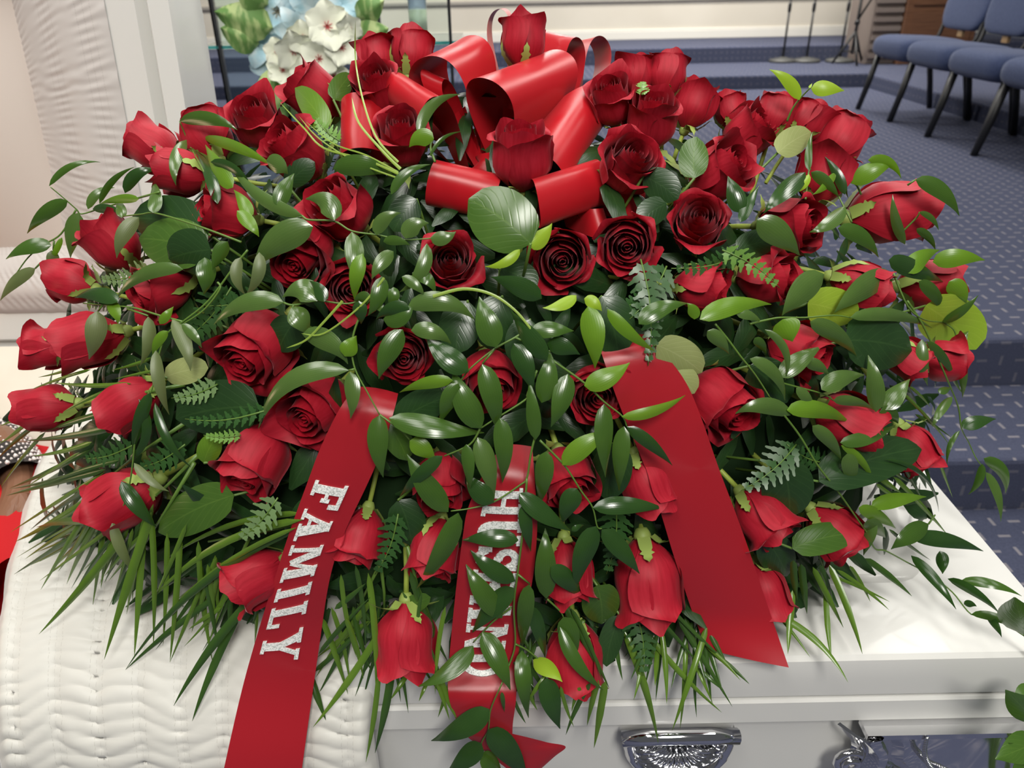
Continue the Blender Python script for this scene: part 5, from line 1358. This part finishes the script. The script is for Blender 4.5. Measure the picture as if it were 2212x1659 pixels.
def blossom(px, py, dia, m, npet, long, name, y=YV, eye=None):
    c = on_y(px, py, y); R = dia/2*(y*.9)/FPX
    ax = (CAM-c).normalized(); ax = (ax + Vector((hsh(px, 1)-.5, 0, hsh(py, 2)-.5))*.7).normalized()
    q = Vector((0, 0, 1)).rotation_difference(ax); par = None
    for k in range(npet):
        a = 2*pi*k/npet + hsh(px, py)*3
        mb = MB()
        def g(u, v):
            wv = R*(.36 if long else .52)*sin(pi*min(1, v*.86+.1))**.8*(u-.5)*2; r = R*v; z = R*(.50*v - (.62 if long else .25)*v**3) + abs(u-.5)*R*.12 + (0 if long else R*.09*v*sin(u*14+k))
            p = Vector((r*cos(a)-wv*sin(a), r*sin(a)+wv*cos(a), z)); p.rotate(q); return c + p
        mb.grid(g, 5, 8)
        bp(mb, name, m)
    if eye:
        mb = MB()
        for k in range(7):
            a = 2*pi*k/7; p = Vector((R*.20*cos(a), R*.20*sin(a), R*.22)); p.rotate(q); mb.tube([c, c + p], [R*.03, R*.015], 5)
        bp(mb, 'blossom_eye', eye)
for (x, y, d_) in ((600,25,120),(680,20,130),(570,90,120),(740,10,110),(590,135,110),(755,75,100),(640,60,100),(690,-40,120),(600,-30,110)): blossom(x, y, d_, M_LILY, 6, True, 'lily_petal', YV+.03, MAT('lily_stamen', (.35,.33,.25), .6) if x == 600 and y == 25 else None)
for (x, y, d_) in ((706,58,104),(634,108,92),(690,128,88),(655,82,74),(738,104,82),(664,162,78),(612,152,72),(722,165,74),(598,112,62),(640,200,72),(752,60,62),(690,200,66)): blossom(x, y, d_, M_CHERRY, 6, False, 'blossom_petal', YV-.05+.02*hsh(x, y), M_EYE)
def silk_leaf(x0, y0, x1, y1, wd, y=YV):
    a, b = on_y(x0, y0, y), on_y(x1, y1, y-.02); d = ray((x0+x1)/2, (y0+y1)/2).normalized(); s = (b-a).cross(d).normalized(); ww = wd*y/FPX/2
    mb = MB().grid(lambda u, v: a.lerp(b, v) + s*(ww*(2*u-1)*sin(pi*v**.7)**.8) - d*(.02*sin(pi*v) - .03*abs(u-.5)), 7, 9)
    bp(mb, 'silk_leaf', M_VAR)
for q in ((590,60,462,25,70),(560,95,475,60,60),(580,10,500,-40,60),(600,150,560,245,50),(620,170,585,290,70),(770,90,840,60,60),(790,100,862,120,40),(740,150,740,200,50),(680,160,720,190,40),(770,40,830,0,50),(820,95,850,75,30),(600,190,700,210,50),(640,190,640,260,60)): silk_leaf(*q)
vx, vz = on_y(650, 190, YV).x, on_y(650, 190, YV).z
MB().lathe([(.05, .60), (.052, .62), (.05, .95), (.045, 1.1), (.05, vz), (.047, vz), (.043, 1.1), (.046, .95), (.046, .64)], (vx, YV, 0), 24, False).xf(IB).build('vase', M_GLASS, bq)
mb = MB()
for k in range(7):
    a = 2*pi*k/7; mb.tube([(vx+.02*cos(a), YV+.02*sin(a), .70), (vx-.015*cos(a), YV-.015*sin(a), 1.1), (vx+.06*cos(a), YV+.04*sin(a), vz+.08)], .004, 5)
bp(mb, 'stem', M_VSTEM)

# ------------------------------------------------------------------ person lying in the open half of the casket
M_SKIN = MAT('brown_skin', (0.22, 0.105, 0.06), 0.5, 0.4)
M_RED = MAT('red_dress_cloth', (0.50, 0.012, 0.016), 0.7, 0.2)
M_BEAD = MAT('black_sequin_cloth', (0.012, 0.011, 0.013), 0.5, 0.4)
M_PEARL = MAT('pearl_bead', (0.80, 0.72, 0.70), 0.25, 0.6)
def skin_body(name, pts, edges, m, parent, rootv=0):
    me = bpy.data.meshes.new(name); me.from_pydata([p[0] for p in pts], edges, []); me.materials.append(m)
    o = link(name, me, parent); o.modifiers.new('skin', 'SKIN'); md = o.modifiers.new('sub', 'SUBSURF'); md.levels = md.render_levels = 2
    for i, p in enumerate(pts):
        sv = me.skin_vertices[0].data[i]; r = p[1]; sv.radius = (r, r) if not isinstance(r, tuple) else r; sv.use_root = (i == rootv)
    for pg in me.polygons: pg.use_smooth = True
    return o
pr = root('person', (-.95, .88, .75), 'person in a red dress with a beaded black cuff lying in the open casket', 'person')
IP = Matrix.Translation((.95, -.88, -.75))
wr = on_y(31, 1112, .84)
def q_(x, y, z): return tuple(IP @ Vector((x, y, z)))
hx, hy, hz = wr.x, wr.y, wr.z
bd = [(q_(-.66, .90, .80), (.085, .15)), (q_(-.84, .90, .80), (.09, .13)), (q_(-1.02, .90, .82), (.10, .15)), (q_(-1.12, .90, .83), (.07, .12)), (q_(-1.18, .90, .86), .045), (q_(-1.235, .90, .885), .075), (q_(-1.29, .90, .895), .07),
      (q_(-1.08, .73, .82), .05), (q_(-.90, .685, .83), .042), (q_(-.84, .72, .85), .034), (q_(-.80, .76, .86), .026),
      (q_(-1.08, 1.07, .82), .05), (q_(-.93, 1.12, .86), .042), (q_(-.78, 1.0, hz+.01), .036), (q_(hx-.018, hy+.055, hz+.004), .026), (q_(hx, hy, hz), .022)]
ed = [(0,1),(1,2),(2,3),(3,4),(4,5),(5,6),(3,7),(7,8),(8,9),(9,10),(3,11),(11,12),(12,13),(13,14),(14,15)]
fx = [(.016, .012, 0, .055), (.024, -.002, .002, .064), (.024, -.016, .002, .058), (.018, -.028, -.002, .046)]
for k, (a_, b_, c_, ln) in enumerate(fx):
    i0 = len(bd); d1 = Vector((.30, -.86, -.34)).normalized()
    base_ = Vector((hx+a_*.6, hy-.012+b_*.5, hz+c_)); sidev = Vector((.94, .33, 0)).normalized()
    base_ = Vector((hx, hy, hz)) + d1*.022 + sidev*(.019-.0125*k)
    for j, r_ in ((0, .0095), (.5, .0088), (1, .0066)):
        p_ = base_ + d1*(ln*j) + Vector((0, 0, -.014*j*j)); bd.append((q_(*p_), r_))
    ed += [(15, i0), (i0, i0+1), (i0+1, i0+2)]
i0 = len(bd); s_ = Vector((hx+.02, hy+.012, hz-.002))
bd += [(q_(hx+.016, hy+.010, hz-.002), .011), (q_(hx+.034, hy-.008, hz-.010), .010), (q_(hx+.042, hy-.030, hz-.018), .008)]
ed += [(15, i0), (i0, i0+1), (i0+1, i0+2)]
body = skin_body('body', bd, ed, M_SKIN, pr)
# face on the head, hair
hc = Vector((-1.255, .90, .90))
mb = MB()
for s in (-1, 1):
    mb.lathe([(.002, .008), (.008, .006), (.011, 0)], tuple(hc + Vector((.005, s*.03, .068))), 10)
mb.xf(IP).build('eyelid', M_SKIN, pr)
MB().tube([hc+Vector((.0, 0, .07)), hc+Vector((.03, 0, .085)), hc+Vector((.038, 0, .072))], [.008, .014, .010], 8).xf(IP).build('nose', M_SKIN, pr)
MB().tube([hc+Vector((.062, -.024, .062)), hc+Vector((.06, 0, .07)), hc+Vector((.062, .024, .062))], [.003, .007, .003], 8).xf(IP).build('lips', MAT('lip', (.30, .07, .06), .5), pr)
MB().grid(lambda u, v: hc + Vector((-.03-.062*sin(pi*v)*(1 if True else 0), .088*cos(pi*v), .0)) + Vector((.05*(.5-u), 0, .085*(u-.5)*2*sin(pi*v)**.4)), 10, 14).xf(IP).build('hair', MAT('black_hair', (.012, .01, .009), .5), pr)
def tub(a, b, ra, rb, sq=1.0, n=20, m=14, wob=.004):
    a, b = Vector(a), Vector(b); ax = (b-a); side = ax.cross(Vector((0, 0, 1))).normalized(); up = side.cross(ax).normalized()
    return MB().grid(lambda u, v: a + ax*v + (side*cos(2*pi*u) + up*(sin(2*pi*u)*sq))*(ra+(rb-ra)*v + wob*sin(v*17+5*u)), n, m)
mb = tub((-1.12, .90, .80), (-.56, .90, .80), .17, .19, .72, 28, 20, .006)
mb.xf(IP).build('dress', M_RED, pr)
dl = on_y(30, 940, 1.08)
mb = tub((-1.10, 1.07, .83), (-.88, 1.105, .872), .095, .085, 1.0, 20, 8, .003); mb.xf(IP).build('dress_upper_sleeve', M_RED, pr)
mb = MB().grid(lambda u, v: Vector((-1.1 + u*.46, 1.075 + (v-.5)*.20, .80 + (dl.z-.80)*sin(pi*min(1, v*1.0))**.6*(1-.08*max(0, u-.72)/.28))), 22, 14)
mb.xf(IP).build('dress_sleeve', M_RED, pr)
mb = tub((-.90, 1.10, .87), (hx-.016, hy+.045, hz+.004), .068, .046, 1.0, 24, 16, .002)
cf = mb.xf(IP).build('sleeve_cuff', M_BEAD, pr)
mb = MB(); a_, b_ = Vector((-.90, 1.10, .87)), Vector((hx-.016, hy+.045, hz+.004)); ax = b_-a_; sd = ax.cross(Vector((0, 0, 1))).normalized(); up_ = sd.cross(ax).normalized()
for k in range(34):
    for j in range(22):
        u, v = (j + .5*(k % 2))/22, k/33; r_ = .070 - .022*v
        p_ = a_ + ax*v + (sd*cos(2*pi*u) + up_*sin(2*pi*u))*r_; s = .0026 if hsh(k, j) > .35 else .0042
        mb.add([p_+Vector((s,0,0)), p_+Vector((-s,0,0)), p_+Vector((0,s,0)), p_+Vector((0,-s,0)), p_+Vector((0,0,s)), p_+Vector((0,0,-s))], [(0,2,4),(2,1,4),(1,3,4),(3,0,4),(2,0,5),(1,2,5),(3,1,5),(0,3,5)])
o = mb.xf(IP).build('bead', M_PEARL, cf); o['kind'] = 'stuff'
d2 = on_y(4, 1240, .70)
mb = tub((-.95, .66, .80), (d2.x+.0, .70, d2.z-.02), .05, .045, .6, 20, 10, .003); mb.xf(IP).build('dress_fold', M_RED, pr)

# ------------------------------------------------------------------ green plant leaning in from the right edge
pt = on_y(2225, 1560, .50)
t = root('foliage_plant', (pt.x+.04, .50, .12), 'green leafy plant at the right edge beside the casket corner', 'plant')
IT = Matrix.Translation((-pt.x-.04, -.50, -.12))
MB().lathe([(.07, 0), (.10, .02), (.12, .22), (.125, .24), (.11, .24)], n=20).build('pot', MAT('dark_pot', (.03, .03, .03), .5), t)
for (x0, y0, x1, y1, w_, yy) in ((2240,1560,2172,1490,60,.50),(2235,1480,2190,1530,40,.52),(2250,1600,2150,1640,64,.49),(2245,1650,2180,1605,50,.5),(2215,1372,2192,1290,88,.55),(2240,1660,2185,1700,60,.5)):
    a, b = on_y(x0, y0, yy), on_y(x1, y1, yy-.02); d = ray(x1, y1).normalized()
    z_ = (a-CAM).dot(FW); V, Fc, U = leaf_shape(a, b, (a+b)/2 - d*.012, w_*z_/FPX, -d, .3, .2)
    mb = MB().add(V, Fc, U).xf(IT); mb.build('leaf', SM['g'], t)
    MB().tube([a, a+Vector((.06, .0, -.10)), Vector((pt.x+.045, .5, .40)), Vector((pt.x+.04, .5, .14))], .002, 5).xf(IT).build('stem', M_VSTEM, t)
